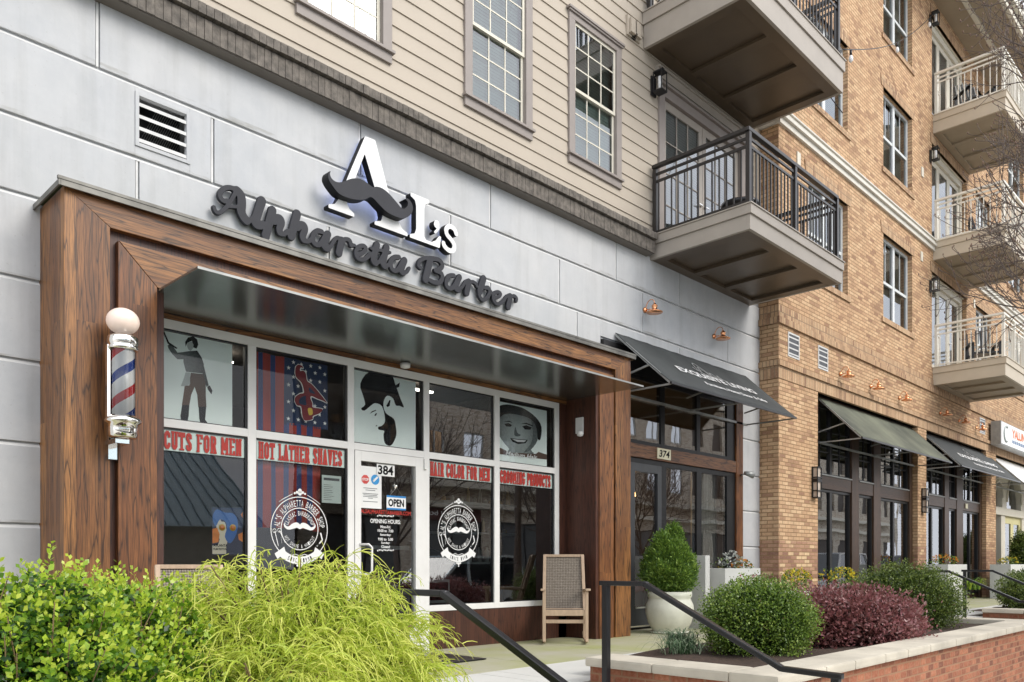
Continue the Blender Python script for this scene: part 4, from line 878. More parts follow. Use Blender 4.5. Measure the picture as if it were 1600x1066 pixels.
# ---- interior things seen through the glass ----
m_prod=M('product bottle white',(.6,.62,.58),.4); m_prod2=M('product bottle amber',(.5,.33,.08),.4)
sh=thing('product_shelf','dark wall shelves of grooming bottles inside the right pane','shelf',(7.9,8.3,0))
for zz in(.95,1.35,1.75): B1(6.9,8.25,8.0,8.28,zz-.015,zz+.015).build('shelf_board',m_gr2,sh)
B1(6.85,8.28,8.285,8.31,.2,2.4).build('back_panel',m_intw,sh)
k=0
for zz in(.965,1.365,1.765):
    x=7.0
    while x<8.2:
        h=rnd.choice([.08,.12,.2,.06]); r=rnd.choice([.022,.03,.035]); b=thing('bottle','grooming bottle on the dark shelves inside the right pane','bottle',(x,8.12,zz),group='grooming bottles on the shelves')
        m=MB(); m.lathe((0,0,0),[(r,0),(r,h*.75),(r*.4,h*.85),(r*.4,h)],10); m.build('body',rnd.choice([m_prod,m_prod2,m_prod]),b,world=False); x+=rnd.uniform(.08,.19); k+=1
def barber_chair(x,y,rz,lab):
    t=thing('barber_chair',lab,'barber chair',(x,y,0),rz)
    MB().box(-.26,.26,-.25,.25,.5,.62).build('seat',m_blk,t,world=False,bev=.03); m=MB(); m.bar((0,.24,.6),(0,.42,1.15),.5,.1,(1,0,0)); m.build('backrest',m_blk,t,world=False,bev=.02)
    m=MB(); m.tube([(0,0,0),(0,0,.5)],.05,12); m.lathe((0,0,0),[(.3,0),(.3,.02),(.06,.06)],20); m.build('pedestal',m_chr,t,world=False)
    for s_ in(-1,1): m=MB(); m.box(s_*.3-.03,s_*.3+.03,-.25,.2,.76,.8); m.bar((s_*.3,.1,.55),(s_*.3,.0,.78),.03,.03); m.build('armrest',m_blk,t,world=False)
barber_chair(6.3,8.2,R(200),'black barber chair behind the fourth pane'); barber_chair(3.1,8.6,R(160),'black barber chair behind the left pane')
for x,y in((2.9,8.5),(4.2,9.0),(6.9,8.6),(3.7,10)):
    t=thing('ceiling_light','small lit ceiling strip inside the barber shop, %s'%{2.9:'behind the first pane',4.2:'behind the second pane',6.9:'behind the last pane',3.7:'deepest in the room'}[x],'ceiling light',(x,y,3.3)); B1(x-.3,x+.3,y-.03,y+.03,3.28,3.3).build('tube',M('lit tube',(1,1,1),.5,emit=(1,.93,.8,6)),t)
# ================= SIGNS ON THE GREY WALL =================
sg=thing('script_sign','charcoal raised script lettering reading Alpharetta Barber','sign',(5.1,WY,3.97))
h=.0065; GX,GZ=grid(3.15,7.12,3.86,4.34,h); F=np.full(GX.shape,9.)
for pts,r in SCRIPT:
    r=r*(.90 if r>.033 else .74)
    P=catmull(pts,5); x0=min(p[0] for p in P)-r-.03; x1=max(p[0] for p in P)+r+.03
    a=max(0,int((x0-3.15)/h)); b=min(GX.shape[1],int((x1-3.15)/h)+1)
    F[:,a:b]=np.minimum(F[:,a:b],sd_line(GX[:,a:b],GZ[:,a:b],P,r))
bpy_split=[(0,5.45),(5.45,9)]
for nm,(a,b) in zip(('word_first','word_second'),bpy_split):
    G_=F.copy(); G_[:,(GX[0]<a)|(GX[0]>b)]=9
    shape_obj('lettering',G_,3.15,3.86,h,WY-.066,.036,m_ltr,sg,bev=.003,label='word Alpharetta' if a==0 else 'word Barber')
ls=thing('channel_letter_sign','white halo lit serif letters AL\'S crossed by a charcoal moustache','sign',(5.1,WY,4.36))
h=.006
APOLY=[[(4.769,5.208),(4.892,5.214),(5.075,4.70),(5.186,4.485),(5.235,4.42),(5.305,4.395),(5.305,4.36),(4.885,4.36),(4.885,4.395),(4.965,4.42),(4.985,4.48),(4.975,4.52),(4.765,5.03),(4.56,4.52),(4.556,4.47),(4.585,4.42),(4.64,4.395),(4.64,4.36),(4.345,4.36),(4.345,4.395),(4.415,4.42),(4.452,4.47)]]
LPOLY=[[(5.345,4.835),(5.60,4.835),(5.60,4.80),(5.545,4.77),(5.53,4.72),(5.53,4.42),(5.56,4.395),(5.63,4.395),(5.69,4.43),(5.735,4.49),(5.765,4.49),(5.745,4.36),(5.335,4.36),(5.335,4.395),(5.40,4.42),(5.42,4.47),(5.42,4.72),(5.405,4.77),(5.345,4.80)]]
def letter(nm,polys,lines,x0,x1,z0,z1,yf,dp,face,side,parent,label):
    GX,GZ=grid(x0,x1,z0,z1,h); F=np.full(GX.shape,9.)
    for P in polys: F=np.minimum(F,sd_poly(GX,GZ,P))
    for P,r in lines: F=np.minimum(F,sd_line(GX,GZ,P,r))
    o=shape_obj(nm,F,x0,z0,h,yf+.006,dp-.006,side,parent,label=label)
    shape_obj('face',F+.001,x0,z0,h,yf,.0055,face,o)
    shape_obj('led_back',F+.02,x0,z0,h,yf+dp+.001,.003,m_halo,o)
letter('letter',APOLY,[],4.3,5.35,4.32,5.26,WY-.12,.085,m_vinyl,m_ltrs,ls,'large letter A')
letter('letter',LPOLY,[],5.3,5.82,4.32,4.88,WY-.12,.085,m_vinyl,m_ltrs,ls,'letter L')
letter('letter',[],[(catmull([(5.985,4.585),(5.955,4.63),(5.885,4.64),(5.84,4.595),(5.85,4.54),(5.91,4.50),(5.955,4.455),(5.945,4.395),(5.885,4.372),(5.815,4.40),(5.80,4.43)],5),.027)],5.74,6.06,4.32,4.70,WY-.12,.085,m_vinyl,m_ltrs,ls,'small letter S')
letter('letter',[],[([(5.705,4.615),(5.70,4.60)],.036),(catmull([(5.725,4.60),(5.72,4.56),(5.68,4.515)],5),.014)],5.62,5.79,4.46,4.70,WY-.12,.085,m_vinyl,m_ltrs,ls,'apostrophe')
letter('moustache',[[tuple(p) for p in catmull(MOUST,4,True)]],[],4.2,5.40,4.38,4.80,WY-.21,.11,m_ltr,m_ltrs,ls,'charcoal moustache across the letter A')

# ================= LAMPS =================
def gooseneck(x,y,z,lab,grp):
    t=thing('copper_wall_lamp',lab,'wall lamp',(x,y,z),group=grp)
    m=MB(); m.lathe((0,0,0),[(.055,0),(.055,-.03),(.035,-.045),(.015,-.06)],20,axis='y'); m.build('wall_plate',m_cop,t,world=False)
    pts=[(0,-.04,.0)]+[(0,-.13+.1*math.cos(a)*1.0-.0,.09+.085*math.sin(a)) for a in [R(200-200+180*k/9) for k in range(10)]]
    pts=[(0,-.03,.02),(0,-.05,.09),(0,-.09,.15),(0,-.15,.175),(0,-.21,.15),(0,-.235,.09)]
    m=MB(); m.tube([tuple(p) for p in catmull(pts,4)],.008,8); m.tube([(0,-.04,.0),(0,-.16,-.01)],.009,8); m.build('gooseneck',m_cop,t,world=False)
    m=MB(); m.lathe((0,-.235,-.1),[(.155,0),(.158,.012),(.12,.032),(.075,.05),(.055,.06),(.048,.11),(.058,.125),(.058,.14),(.045,.15),(.03,.175),(.012,.19)],26); m.build('shade',m_cop,t,world=False)
    m=MB(); m.lathe((0,-.235,-.098),[(.0,.03),(.14,.002)],24); m.build('shade_inside',m_white,t,world=False)
    t.scale=(.74,.74,.74)
    return t
lamp_l=[(9.72,WY,4.60,'copper gooseneck lamp on grey wall left above the first awning'),(11.62,WY,4.60,'copper gooseneck lamp on grey wall above the first awning near the brick corner'),
 (15.72,BY,4.62,'leftmost copper lamp on the brick above the green awning'),(17.25,BY,4.62,'middle copper lamp on the brick above the green awning'),(18.9,BY,4.62,'right copper lamp on the brick above the green awning'),
 (21.7,BY,4.66,'copper lamp on brick above the left end of the lettered charcoal awning'),(23.2,BY,4.66,'copper lamp on brick above the middle of the lettered charcoal awning'),(24.75,BY,4.66,'copper lamp on brick just in front of the far louvre vent')]
g0=gooseneck(*lamp_l[0],'copper gooseneck wall lamps')
for x,y,z,lab in lamp_l[1:]:
    c=copy_tree(g0); c.location=(x,y,z); c['label']=lab
def lantern(x,y,z,lab):
    t=thing('wall_lantern',lab,'lantern',(x,y,z),group='black wall lanterns'); m=MB()
    m.box(-.06,.06,-.02,0,-.16,.12); m.bar((0,0,.1),(0,-.12,.16),.02,.02); m.box(-.075,.075,-.20,-.05,.13,.15); m.box(-.075,.075,-.20,-.05,-.15,-.13)
    for a in(-.068,.068):
        for b in(-.193,-.057): m.bar((a,b,-.13),(a,b,.13),.012,.012)
    m.poly([(-.075,.15),(.075,.15),(.02,.19),(-.02,.19)],-.18,-.07); m.build('cage',m_blk,t,world=False)
    m=MB(); m.lathe((0,-.125,-.12),[(.03,0),(.03,.2)],12); m.build('glass_tube',m_vinyl,t,world=False); return t
ln=lantern(9.93,WY,7.93,'black lantern on the siding under the upper taupe balcony')
for x,z,lab in((20.98,7.62,'black lantern on brick beside the lowest cream balcony doors'),(20.98,10.75,'black lantern on brick beside the middle cream balcony doors'),(20.98,14.0,'topmost black lantern, beside the highest cream balcony doors')):
    c=copy_tree(ln); c.location=(x,BY,z); c['label']=lab
def sconce(x,y,z,lab):
    t=thing('tall_sconce',lab,'wall sconce',(x,y,z),group='tall black framed sconces'); m=MB()
    m.box(-.10,.10,-.03,0,-.32,.36)
    for zz in(-.32,-.17,.03,.12,.34): m.box(-.11,.11,-.14,-.028,zz-.012,zz+.012 if zz!=.03 else zz+.06)
    for a in(-.10,.10): m.bar((a,-.13,-.32),(a,-.13,.35),.02,.02)
    m.build('frame',m_blk,t,world=False,bev=.002); B1(-.08,.08,-.115,-.03,-.30,.33).build('diffuser',M('opal diffuser',(.55,.47,.40),.4),t,world=False); t.scale=(.84,.84,.84); return t
sc=sconce(14.55,BY,2.42,'tall black sconce on the brick pier left of the green awning bay'); c=copy_tree(sc); c.location=(20.45,BY,2.42); c['label']='tall black sconce on the brick pier between the two brown bays'
t=thing('spotlight','small grey spotlight on the wood jamb right of shop 374','spotlight',(12.42,6.8,2.42))
m=MB(); m.lathe((12.38,6.80,2.42),[(.05,.03),(.05,0),(.02,-.02)],16,axis='y'); m.tube([(12.38,6.78,2.42),(12.38,6.70,2.44)],.015,8); m.build('bracket',m_galv,t)
m=MB(); m.tube([(12.36,6.70,2.45),(12.50,6.62,2.42)],[.03,.06],14); m.build('head',m_galv,t)

# ================= BARBER POLE =================
bp=thing('barber_pole','wall mounted barber pole with white globe and red white blue spiral in chrome caps','barber pole',(2.225,6.12,1.8))
X_,Y_=2.225,6.12
m=MB(); m.lathe((X_,Y_,1.84),[(.02,0),(.088,.0),(.098,.015),(.10,.06),(.102,.10),(.118,.108),(.124,.122),(.118,.14),(.10,.148),(.094,.16)],36); m.build('lower_cap',m_chr,bp)
m=MB(); m.lathe((X_,Y_,2.472),[(.094,0),(.102,.008),(.106,.02),(.098,.032),(.10,.04),(.105,.05),(.105,.09),(.098,.1),(.06,.108),(.052,.118),(.04,.125)],36); m.build('upper_cap',m_chr,bp)
m=MB(); pr=[(.112*math.sin(a),-.095*math.cos(a)) for a in[math.pi*k/16 for k in range(1,17)]]; m.lathe((X_,Y_,2.685),[(.04,-.094)]+pr[1:-1]+[(.002,.095)],32); m.build('globe',M('opal globe glass',(.82,.66,.57),.22,var=.01,emit=(1,.8,.68,.12)),bp)
def spiral():
    m_,n,b,o=nodes('barber stripes'); p=N(n,'TexCoord').outputs['Object']; s=N(n,'SeparateXYZ'); n.links.new(p,s.inputs[0])
    a=math_(n,'ARCTAN2',math_(n,'SUBTRACT',s.outputs[1],Y_),math_(n,'SUBTRACT',s.outputs[0],X_))
    f=math_(n,'FRACT',math_(n,'SUBTRACT',math_(n,'DIVIDE',s.outputs[2],.355),math_(n,'DIVIDE',a,2*math.pi)))
    col=ramp(n,f,[(0,(.78,.77,.75)),(.22,(.50,.02,.02)),(.42,(.78,.77,.75)),(.72,(.01,.04,.24)),(.92,(.78,.77,.75))],'CONSTANT')
    n.links.new(col,b.inputs['Base Color']); sv(b,Roughness=.25); return m_
m=MB(); m.lathe((X_,Y_,1.99),[(.080,0),(.080,.49)],32); m.build('striped_cylinder',spiral(),bp)
m=MB(); m.lathe((X_,Y_,1.99),[(.083,0),(.083,.49)],32); m.f=m.f[:-2]; m.sm=m.sm[:-2]; m.build('glass_tube',glass('pole glass',(.95,.96,.96),1.5),bp)
MB().box(X_-.11,X_-.09,Y_-.01,Y_+.03,1.95,2.5).build('chrome_strut',m_chr,bp)
MB().box(X_-.06,X_+.04,Y_+.05,PF,2.5,2.56).box(X_-.06,X_+.04,Y_-.02,PF,1.80,1.835).box(X_-.045,X_+.02,PF-.02,PF+.001,1.7,2.6).build('bracket',m_chr,bp,bev=.003)

# ================= SHOP 374 =================
s3=thing('furniture_shopfront','black framed shopfront numbered 374 with oak beam','shopfront',(10.6,6.85,0))
Y3=6.83
B1(12.24,12.455,Y3-.05,WY+.06,0,3.98).build('jamb',m_wlit,s3,bev=.004)
B1(8.705,12.238,Y3-.045,Y3+.05,2.45,2.64).build('beam',m_beam,s3,bev=.005)
B1(8.705,12.238,Y3-.03,Y3+.06,3.62,3.98).build('head_panel',m_blkf,s3)
m=MB(); y0,y1=Y3-.02,Y3+.06
for x in(8.75,9.2,10.08,11.06,11.98): m.box(x,x+(.10 if x<11.9 else .255),y0,y1,2.645,3.615)
m.box(8.75,12.235,y0+.002,y1-.002,2.645,2.70).box(8.75,12.235,y0+.002,y1-.002,3.56,3.615)
for x in(8.75,9.2,10.08,11.06,11.98): m.box(x,x+(.14 if x in(10.08,11.06) else(.1 if x<11.9 else .255)),y0,y1,.02,2.445)
m.box(10.22,12.235,y0+.002,y1-.002,.02,.18).box(9.2,12.235,y0+.002,y1-.002,2.37,2.445); m.build('black_frame',m_blkf,s3,bev=.003)
m=MB(); m.box(9.3,9.42,y0-.01,y1,.03,2.37).box(9.98,10.08,y0-.01,y1,.03,2.37).box(9.42,9.98,y0-.01,y1,.03,.30).box(9.42,9.98,y0-.01,y1,2.25,2.37)
d3=m.build('door',M('charcoal door paint',(.045,.048,.052),.4),s3,bev=.003); pane(9.42,9.98,.3,2.25,Y3,d3); m=MB(); m.bar((9.42,y0-.012,.315),(9.98,y0-.012,.315),.004,.025); m.bar((9.3,y0-.012,.05),(10.08,y0-.012,.05),.004,.02); m.build('kick_strip',m_chr,d3)
for a,b in((8.85,9.2),(9.3,10.08),(10.18,11.06),(11.16,11.98)): pane(a,b,2.70,3.56,Y3,s3)
for a,b in((8.85,9.2),(10.22,11.06),(11.20,11.98)): pane(a,b,.18,2.37,Y3,s3)
pt=MB(); put_text(pt,'374',9.97,2.50,.105,Y3-.064,wd=.27,bold=.02,shear=.15); t=thing('house_number','cream plate reading 374 on the oak beam','number plate',(10.1,Y3-.05,2.48)); B1(9.93,10.28,Y3-.06,Y3-.047,2.475,2.63).build('plate',M('cream plate',(.62,.58,.42),.5),t,bev=.003); pt.build('numerals',m_ink,t)
t=thing('curtain','cream curtain inside the right pane of shop 374','curtain',(11.7,7.1,0)); m=MB(); n_=60
vs=[(11.30+.75*i/n_,7.05+.03*math.sin(i*1.05),z) for z in(.1,2.6) for i in range(n_+1)]; m.add(vs,[(i,i+1,n_+2+i,n_+1+i) for i in range(n_)],True); m.build('cloth',m_curt,t)
for i,(x,y,z) in enumerate(((9.7,8.3,2.35),(10.4,9.6,2.3),(10.9,8.0,2.05),(11.6,9.4,2.4),(9.3,10.3,2.5),(10.7,10.8,2.45),(11.2,8.7,1.6))):
    t=thing('pendant_lamp','warm glowing pendant lamp inside shop 374, '+['behind the door','behind the middle pane, rear','lower, behind the middle pane','behind the curtain pane, rear','far left behind the door','furthest back in the middle','lowest, beside the curtain'][i],'pendant lamp',(x,y,z),group='warm pendant lamps inside shop 374')
    m=MB(); m.lathe((0,0,0),[(.12,0),(.10,.12),(.03,.2)],14); m.build('shade',M('lit shade',(.9,.6,.3),.6,emit=(1,.55,.2,5)),t,world=False); m=MB(); m.tube([(0,0,.2),(0,0,4.05-z)],.005,5); m.build('cord',m_blk,t,world=False)
for i,(x,y,c_) in enumerate(((9.9,8.6,m_white),(10.8,8.9,M('crimson sofa',(.25,.02,.04),.8)),(11.8,8.9,M('crimson sofa',(.25,.02,.04),.8)))):
    t=thing('sofa' if i else 'display_cabinet',['white display cabinet behind the shop 374 door','crimson sofa behind the middle pane of shop 374','crimson sofa behind the curtain of shop 374'][i],'sofa' if i else 'cabinet',(x,y,0))
    if i: MB().box(-.4,.4,-.3,.3,.15,.45).box(-.4,.4,.2,.35,.45,.85).box(-.5,-.4,-.3,.35,.15,.62).box(.4,.5,-.3,.35,.15,.62).build('body',c_,t,world=False,bev=.03)
    else: MB().box(-.3,.3,-.2,.2,0,1.2).box(-.33,.33,-.23,.23,1.2,1.25).build('body',c_,t,world=False,bev=.01)

# ================= AWNINGS =================
def awning(x0,x1,yw,zt,yo,zo,mat_,lab,frm=m_galv,logo=False,stripe=None):
    t=thing('awning',lab,'awning',((x0+x1)/2,yw,zt)); m=MB(); nx,ny=24,10; vs=[]
    top=[];
    for j in range(ny+1):
        for i in range(nx+1):
            u,v=i/nx,j/ny; sag=-.018*math.sin(math.pi*v)*(1+.4*math.sin(u*17))-.004*math.sin(u*55+v*3)
            vs.append((x0+(x1-x0)*u,yw+(yo-yw)*v,zt+(zo-zt)*v+sag))
    n0=len(vs); fs=[(j*(nx+1)+i,j*(nx+1)+i+1,(j+1)*(nx+1)+i+1,(j+1)*(nx+1)+i) for j in range(ny) for i in range(nx)]
    m.add(vs,fs,True); cv_=m.build('canvas',mat_,t)
    so_=cv_.modifiers.new('thick','SOLIDIFY'); so_.thickness=.008
    for nm,x in(('side_rail',x0+.015),('side_rail',x1-.015)):
        m=MB(); m.bar((x,yw,zt-.02),(x,yo,zo-.02),.028,.028); m.build(nm,frm,t)
    m=MB(); m.bar((x0,yo,zo-.012),(x1,yo,zo-.012),.03,.03); m.build('front_bar',m_blk,t)
    m=MB(); m.bar((x0,yw-.03,zo-.02),(x1,yw-.03,zo-.02),.035,.04,(0,1,0)); m.build('wall_bar',frm,t)
    for x in(x0+.03,(x0+x1)/2,x1-.03): m=MB(); m.bar((x,yw-.03,zo-.02),(x,yo+.02,zo-.02),.022,.022); m.bar((x,yw,zo+.18),(x,yw+(yo-yw)*.62,zt+(zo-zt)*.62-.02),.022,.022); m.build('strut',frm,t)
    if logo:
        L0=math.hypot(yo-yw,zo-zt); cy,sy=(yo-yw)/L0,(zo-zt)/L0
        g=MB(); W_=x1-x0; xc=x0+W_*.5
        put_text(g,'EXQUISITE LIVING',xc-W_*.28,-.62*L0-.0,.17,0,wd=W_*.62,bold=.03)
        put_text(g,'Furniture, Home Decor & Gifts',xc-W_*.16,-.80*L0,.10,0,wd=W_*.50,bold=.03)
        for q in ([(-.5,-.36),(-.35,-.42),(-.1,-.44),(.2,-.44),(.5,-.43),(.8,-.46)],[(-.35,-.42),(-.38,-.30),(-.28,-.22),(-.14,-.22),(-.02,-.3),(.06,-.42)],[(-.3,-.38),(-.2,-.28),(-.08,-.34),(0,-.42)],[(.1,-.42),(.16,-.36),(.26,-.37),(.34,-.43)],[(-.6,-.33),(-.5,-.4)],[(.45,-.42),(.52,-.37),(.6,-.43)]):
            P=catmull(q,4); g.tube([(xc+.55*a*W_/3.5,0,b*L0*1.15+.05) for a,b in P],.011,4)
        def mp_(p):
            v=-p[2]; return (p[0],yw+cy*v-.0,zt+sy*v+.012)
        g.v=[mp_(p) for p in g.v]; g.build('printed_logo',m_vinyl,cv_)
    return t
m_canv2=m_canv
awning(9.0,12.62,6.83,4.12,5.93,3.31,m_canv,'charcoal canvas awning with white furniture shop lettering on the grey wall',logo=True)
awning(15.0,20.2,6.62,4.09,5.80,3.25,m_canvg,'green mossy canvas awning on the brick wall, second from left')
awning(20.9,26.35,6.62,4.09,5.80,3.25,m_canv,'charcoal canvas awning with small white logo on brick, third from left',logo=True)
awning(26.8,31.8,6.62,4.09,5.80,3.25,m_white,'white canvas awning at the far right of the brick wall')

# ================= BRICK BUILDING =================
bb=thing('brick_building','tan brick apartment building with ground floor shop bays, white band course and cream balconies','building',(27,9,0))
X0,X1=13.17,44.; ZT=14.6
cols=[(14.33,16.10),(17.98,19.75),(24.75,26.25),(28.1,29.9),(32.2,34),(36,37.8)]
zr=[(6.22,8.02),(9.43,11.15),(12.28,14.0)]
fd=(21.12,23.9); fz=[(5.70,8.0),(8.74,11.1),(11.82,14.2)]
holes=[(a,b,c,d) for a,b in cols for c,d in zr]+[(fd[0],fd[1],c,d) for c,d in fz]+[(38.5,41,c,d) for c,d in fz]
wall_holes(MB(),X0,X1,4.13,ZT,BY,holes,.13).build('upper_wall',m_brick,bb)
pil=[(13.17,14.73),(20.12,20.72),(25.75,26.75),(31.8,32.6),(37.5,38.2),(43,44)]
for a,b in pil: B1(a,b,BY,BY+.5,0,4.128).build('pier',m_brick,bb)
MB().box(X0,X0+.3,BY+.001,BY+1.2,4.129,ZT).box(X0,X0+.3,BY+.501,BY+1.2,0,4.128).build('end_return',m_brick,bb)
# soldier bands: flush soldiers with a projecting course
def band(z0,z1,pr,mt,nm,xa=X0-.01,xb=X1): return MB().box(xa-pr,xb,BY-pr,BY+.05,z0,z1).box(xa-pr,xa,BY+.05,BY+.5,z0,z1).build(nm,mt,bb,bev=.003)
band(4.135,4.345,.012,m_sold,'soldier_band'); band(4.347,4.44,.045,m_sold,'projecting_course')
band(5.075,5.185,.045,m_sold,'projecting_course'); band(5.187,5.395,.012,m_sold,'soldier_band')
MB().box(X0-.04,X1,BY-.05,BY+.05,8.50,8.60).box(X0-.09,X1,BY-.10,BY+.05,8.602,8.66).box(X0-.05,X1,BY-.06,BY+.05,8.662,8.74).box(X0-.08,X1,BY-.09,BY+.05,8.742,8.77).box(X0-.05,X0,BY+.05,BY+.9,8.5,8.77).build('white_band_course',m_beige if False else M('cream cornice paint',(.66,.63,.56),.6,var=.05),bb,bev=.004)
for a,b in cols:
    for c,d in zr:
        MB().poly([(a-.12,d),(b+.12,d),(b+.17,d+.225),(a-.17,d+.225)],BY-.014,BY+.05).build('window_header',m_sold,bb)
        B1(a-.10,b+.10,BY-.03,BY+.11,c-.11,c-.002).build('window_sill',m_sold,bb)
        t_=.06; y=BY+.10
        m=MB(); m.box(a,a+t_,y,y+.06,c,d).box(b-t_,b,y,y+.06,c,d).box(a+t_,b-t_,y,y+.06,d-t_,d).box(a+t_,b-t_,y,y+.06,c,c+t_); xm=(a+b)/2; m.box(xm-.06,xm+.06,y-.003,y+.063,c+t_,d-t_); zm=(c+d)/2-.05
        for l,r in((a+t_,xm-.06),(xm+.06,b-t_)):
            m.box(l,r,y+.005,y+.055,zm-.03,zm+.03); m.box((l+r)/2-.01,(l+r)/2+.01,y+.02,y+.04,zm+.03,d-t_)
        wn=m.build('window',m_vw,bb,bev=.003)
        for l,r in((a+t_,xm-.06),(xm+.06,b-t_)):
            pane(l,r,c+t_,zm-.03,y+.03,wn,m_glassg); pane(l,r,zm+.03,d-t_,y+.03,wn,m_glassg)
        if a<44: blind(a+t_,b-t_,c+t_,d-t_,y+.12,wn)
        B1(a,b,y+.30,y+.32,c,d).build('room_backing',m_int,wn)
for c,d in fz:
    french(bb,fd[0]+.01,fd[1]-.01,c,d-.01,BY+.13,m_cream,m_cream,m_glass,cols=1,rws=1,side=True)
    MB().poly([(fd[0]-.1,d),(fd[1]+.1,d),(fd[1]+.14,d+.225),(fd[0]-.14,d+.225)],BY-.014,BY+.05).build('window_header',m_sold,bb)
# small cream vents plates on the brick
for x,z in((13.85,8.05),(20.35,10.05),(20.3,8.05),(24.5,7.9)): B1(x,x+.13,BY-.02,BY+.01,z,z+.22).build('vent_plate',m_cream,bb,bev=.004)
# louvre vents
for a,b in((13.51,13.95),(14.73,15.16),(25.1,25.6)):
    m=MB(); c,d=4.57,5.0; m.box(a,a+.03,BY-.012,BY+.03,c,d).box(b-.03,b,BY-.012,BY+.03,c,d).box(a+.03,b-.03,BY-.012,BY+.03,d-.03,d).box(a+.03,b-.03,BY-.012,BY+.03,c,c+.03); q=m.build('louvre_vent',m_lip,bb,bev=.002)
    for k in range(4): B1(a+.03,b-.03,BY-.008,BY+.0,c+.05+k*.095,c+.075+k*.095).build('slat',m_lip,q)
    B1(a+.03,b-.03,BY-.004,BY-.001,c+.03,d-.03).build('vent_back',m_blk,q)
# eave
m=MB(); m.box(X0-.4,X1,5.35,BY+.3,ZT,ZT+.06).build('eave_soffit',m_beigd,bb)
MB().box(X0-.45,X1,5.25,5.345,ZT-.05,ZT+.32).box(X0-.45,X1,5.15,5.245,ZT+.14,ZT+.38).box(X0-.4,X1,5.9,6.0,ZT-.05,ZT-.002).build('eave_fascia',m_cream,bb)
MB().box(X0-.4,X1,5.3,18,ZT+.07,ZT+.5).build('roof',m_galv,bb)
MB().box(X0+.3,X1,7.4,18,4.1,ZT).build('building_core',m_int,bb)
# shop bays
QY=6.65
def bay(x0,x1,units,posts,zt,name_lab):
    m=MB()
    for a,b in posts: m.box(a,b,QY-.04,QY+.12,.0,4.06)
    m.build('bay_post',m_bwz,bb,bev=.004)
    B1(x0,x1,QY-.03,QY+.11,2.38,2.63).build('bay_rail',m_bw,bb,bev=.004); B1(x0,x1,QY-.02,QY+.11,3.98,4.12).build('bay_head',m_bw,bb)
    for a,b,dbl in units:
        m=MB(); y0,y1=QY,QY+.08; e=.05
        for c,d in((2.635,3.975),(.12,2.375)):
            m.box(a,a+e,y0,y1,c,d).box(b-e,b,y0,y1,c,d).box(a+e,b-e,y0,y1,d-e,d).box(a+e,b-e,y0,y1,c,c+e)
            if dbl: m.box((a+b)/2-e,(a+b)/2+e,y0+.002,y1-.002,c+e,d-e)
        l=[(a+e,(a+b)/2-e),((a+b)/2+e,b-e)] if dbl else [(a+e,b-e)]
        for p,q in l:
            m.box((p+q)/2-.012,(p+q)/2+.012,y0+.02,y0+.05,2.685,3.925)
            for k in(1,2): zz=2.685+1.24*k/3; m.box(p,q,y0+.022,y0+.048,zz-.012,zz+.012)
        f=m.build('shop_window',m_blkf,bb,bev=.003); B1(a,b,y0-.05,y0-.002,2.632,2.655).build('sill_strip',m_galv,f)
        for p,q in l: pane(p,q,2.685,3.925,y0+.035,f,m_glassd); pane(p,q,.17,2.325,y0+.035,f,m_glassd)
    m=MB(); m.box(x0,x1,QY,QY+.1,0,.12).build('bay_plinth',m_bw,bb)
bay(14.73,20.12,[(14.75,16.58,1),(16.96,17.74,0),(18.15,19.90,1)],[(16.59,16.95),(17.75,18.14),(19.91,20.11)],4,'')
bay(20.72,25.75,[(20.74,22.46,1),(22.84,23.45,0),(24.02,25.52,1)],[(22.47,22.83),(23.46,24.01),(25.53,25.74)],4,'')
bay(32.6,37.5,[(32.7,34.6,1),(35,37.2,1)],[(34.61,34.99)],4,''); bay(38.2,43,[(38.3,40.2,1),(40.6,42.8,1)],[(40.21,40.59)],4,'')
t=B1(24.3-.1,24.3+.1,QY-.05,QY-.035,2.44,2.57).build('number_plate',M('cream plate',(.62,.58,.42),.5),bb)
# cream arcade bay with arched windows and yellow door
m_arc=M('cream arcade paint',(.64,.60,.50),.6,var=.04); m_yel=M('pale yellow door paint',(.66,.60,.30),.55,var=.05); m_gold=M('mustard fascia paint',(.55,.42,.13),.7,var=.35,scale=2)
XA,XB_=26.75,31.8
def arch(cx,w,z0,zs,n=14): return [(cx-w/2,z0),(cx+w/2,z0)]+[(cx+w/2*math.cos(math.pi*k/n),zs+w/2*math.sin(math.pi*k/n)*.95) for k in range(n+1)]
def plate_with_arch(m,x0,x1,z0,z1,cx,w,zb,zs,y0,y1):
    n=14; m.box(x0,cx-w/2,y0,y1,z0,zs).box(cx+w/2,x1,y0,y1,z0,zs)
    if zb>z0: m.box(cx-w/2,cx+w/2,y0,y1,z0,zb)
    A=[(cx-w/2*math.cos(math.pi*k/n),zs+w/2*math.sin(math.pi*k/n)*.95) for k in range(n+1)]
    m.poly([(x0,zs)]+A[:n//2+1]+[(cx,z1),(x0,z1)],y0,y1); m.poly([(cx,z1)]+A[n//2:]+[(x1,zs),(x1,z1)],y0,y1)
m=MB(); plate_with_arch(m,XA,28.3,2.62,3.75,27.62,.92,2.66,2.95,QY,QY+.25); plate_with_arch(m,28.3,XB_,2.62,3.95,29.45,1.75,2.66,2.85,QY,QY+.25)
m.box(XA,XB_,QY-.04,QY+.25,2.42,2.619); m.box(XA,27.15,QY,QY+.25,0,2.419).box(27.95,28.4,QY,QY+.25,0,2.419).box(30.45,XB_,QY,QY+.25,0,2.419); m.build('arcade_wall',m_arc,bb,bev=.004)
B1(XA,XB_,QY-.01,QY+.24,3.96,4.12).build('arcade_head',m_gold,bb); B1(XA,28.298,QY+.001,QY+.24,3.752,3.958).build('arcade_head',m_gold,bb)
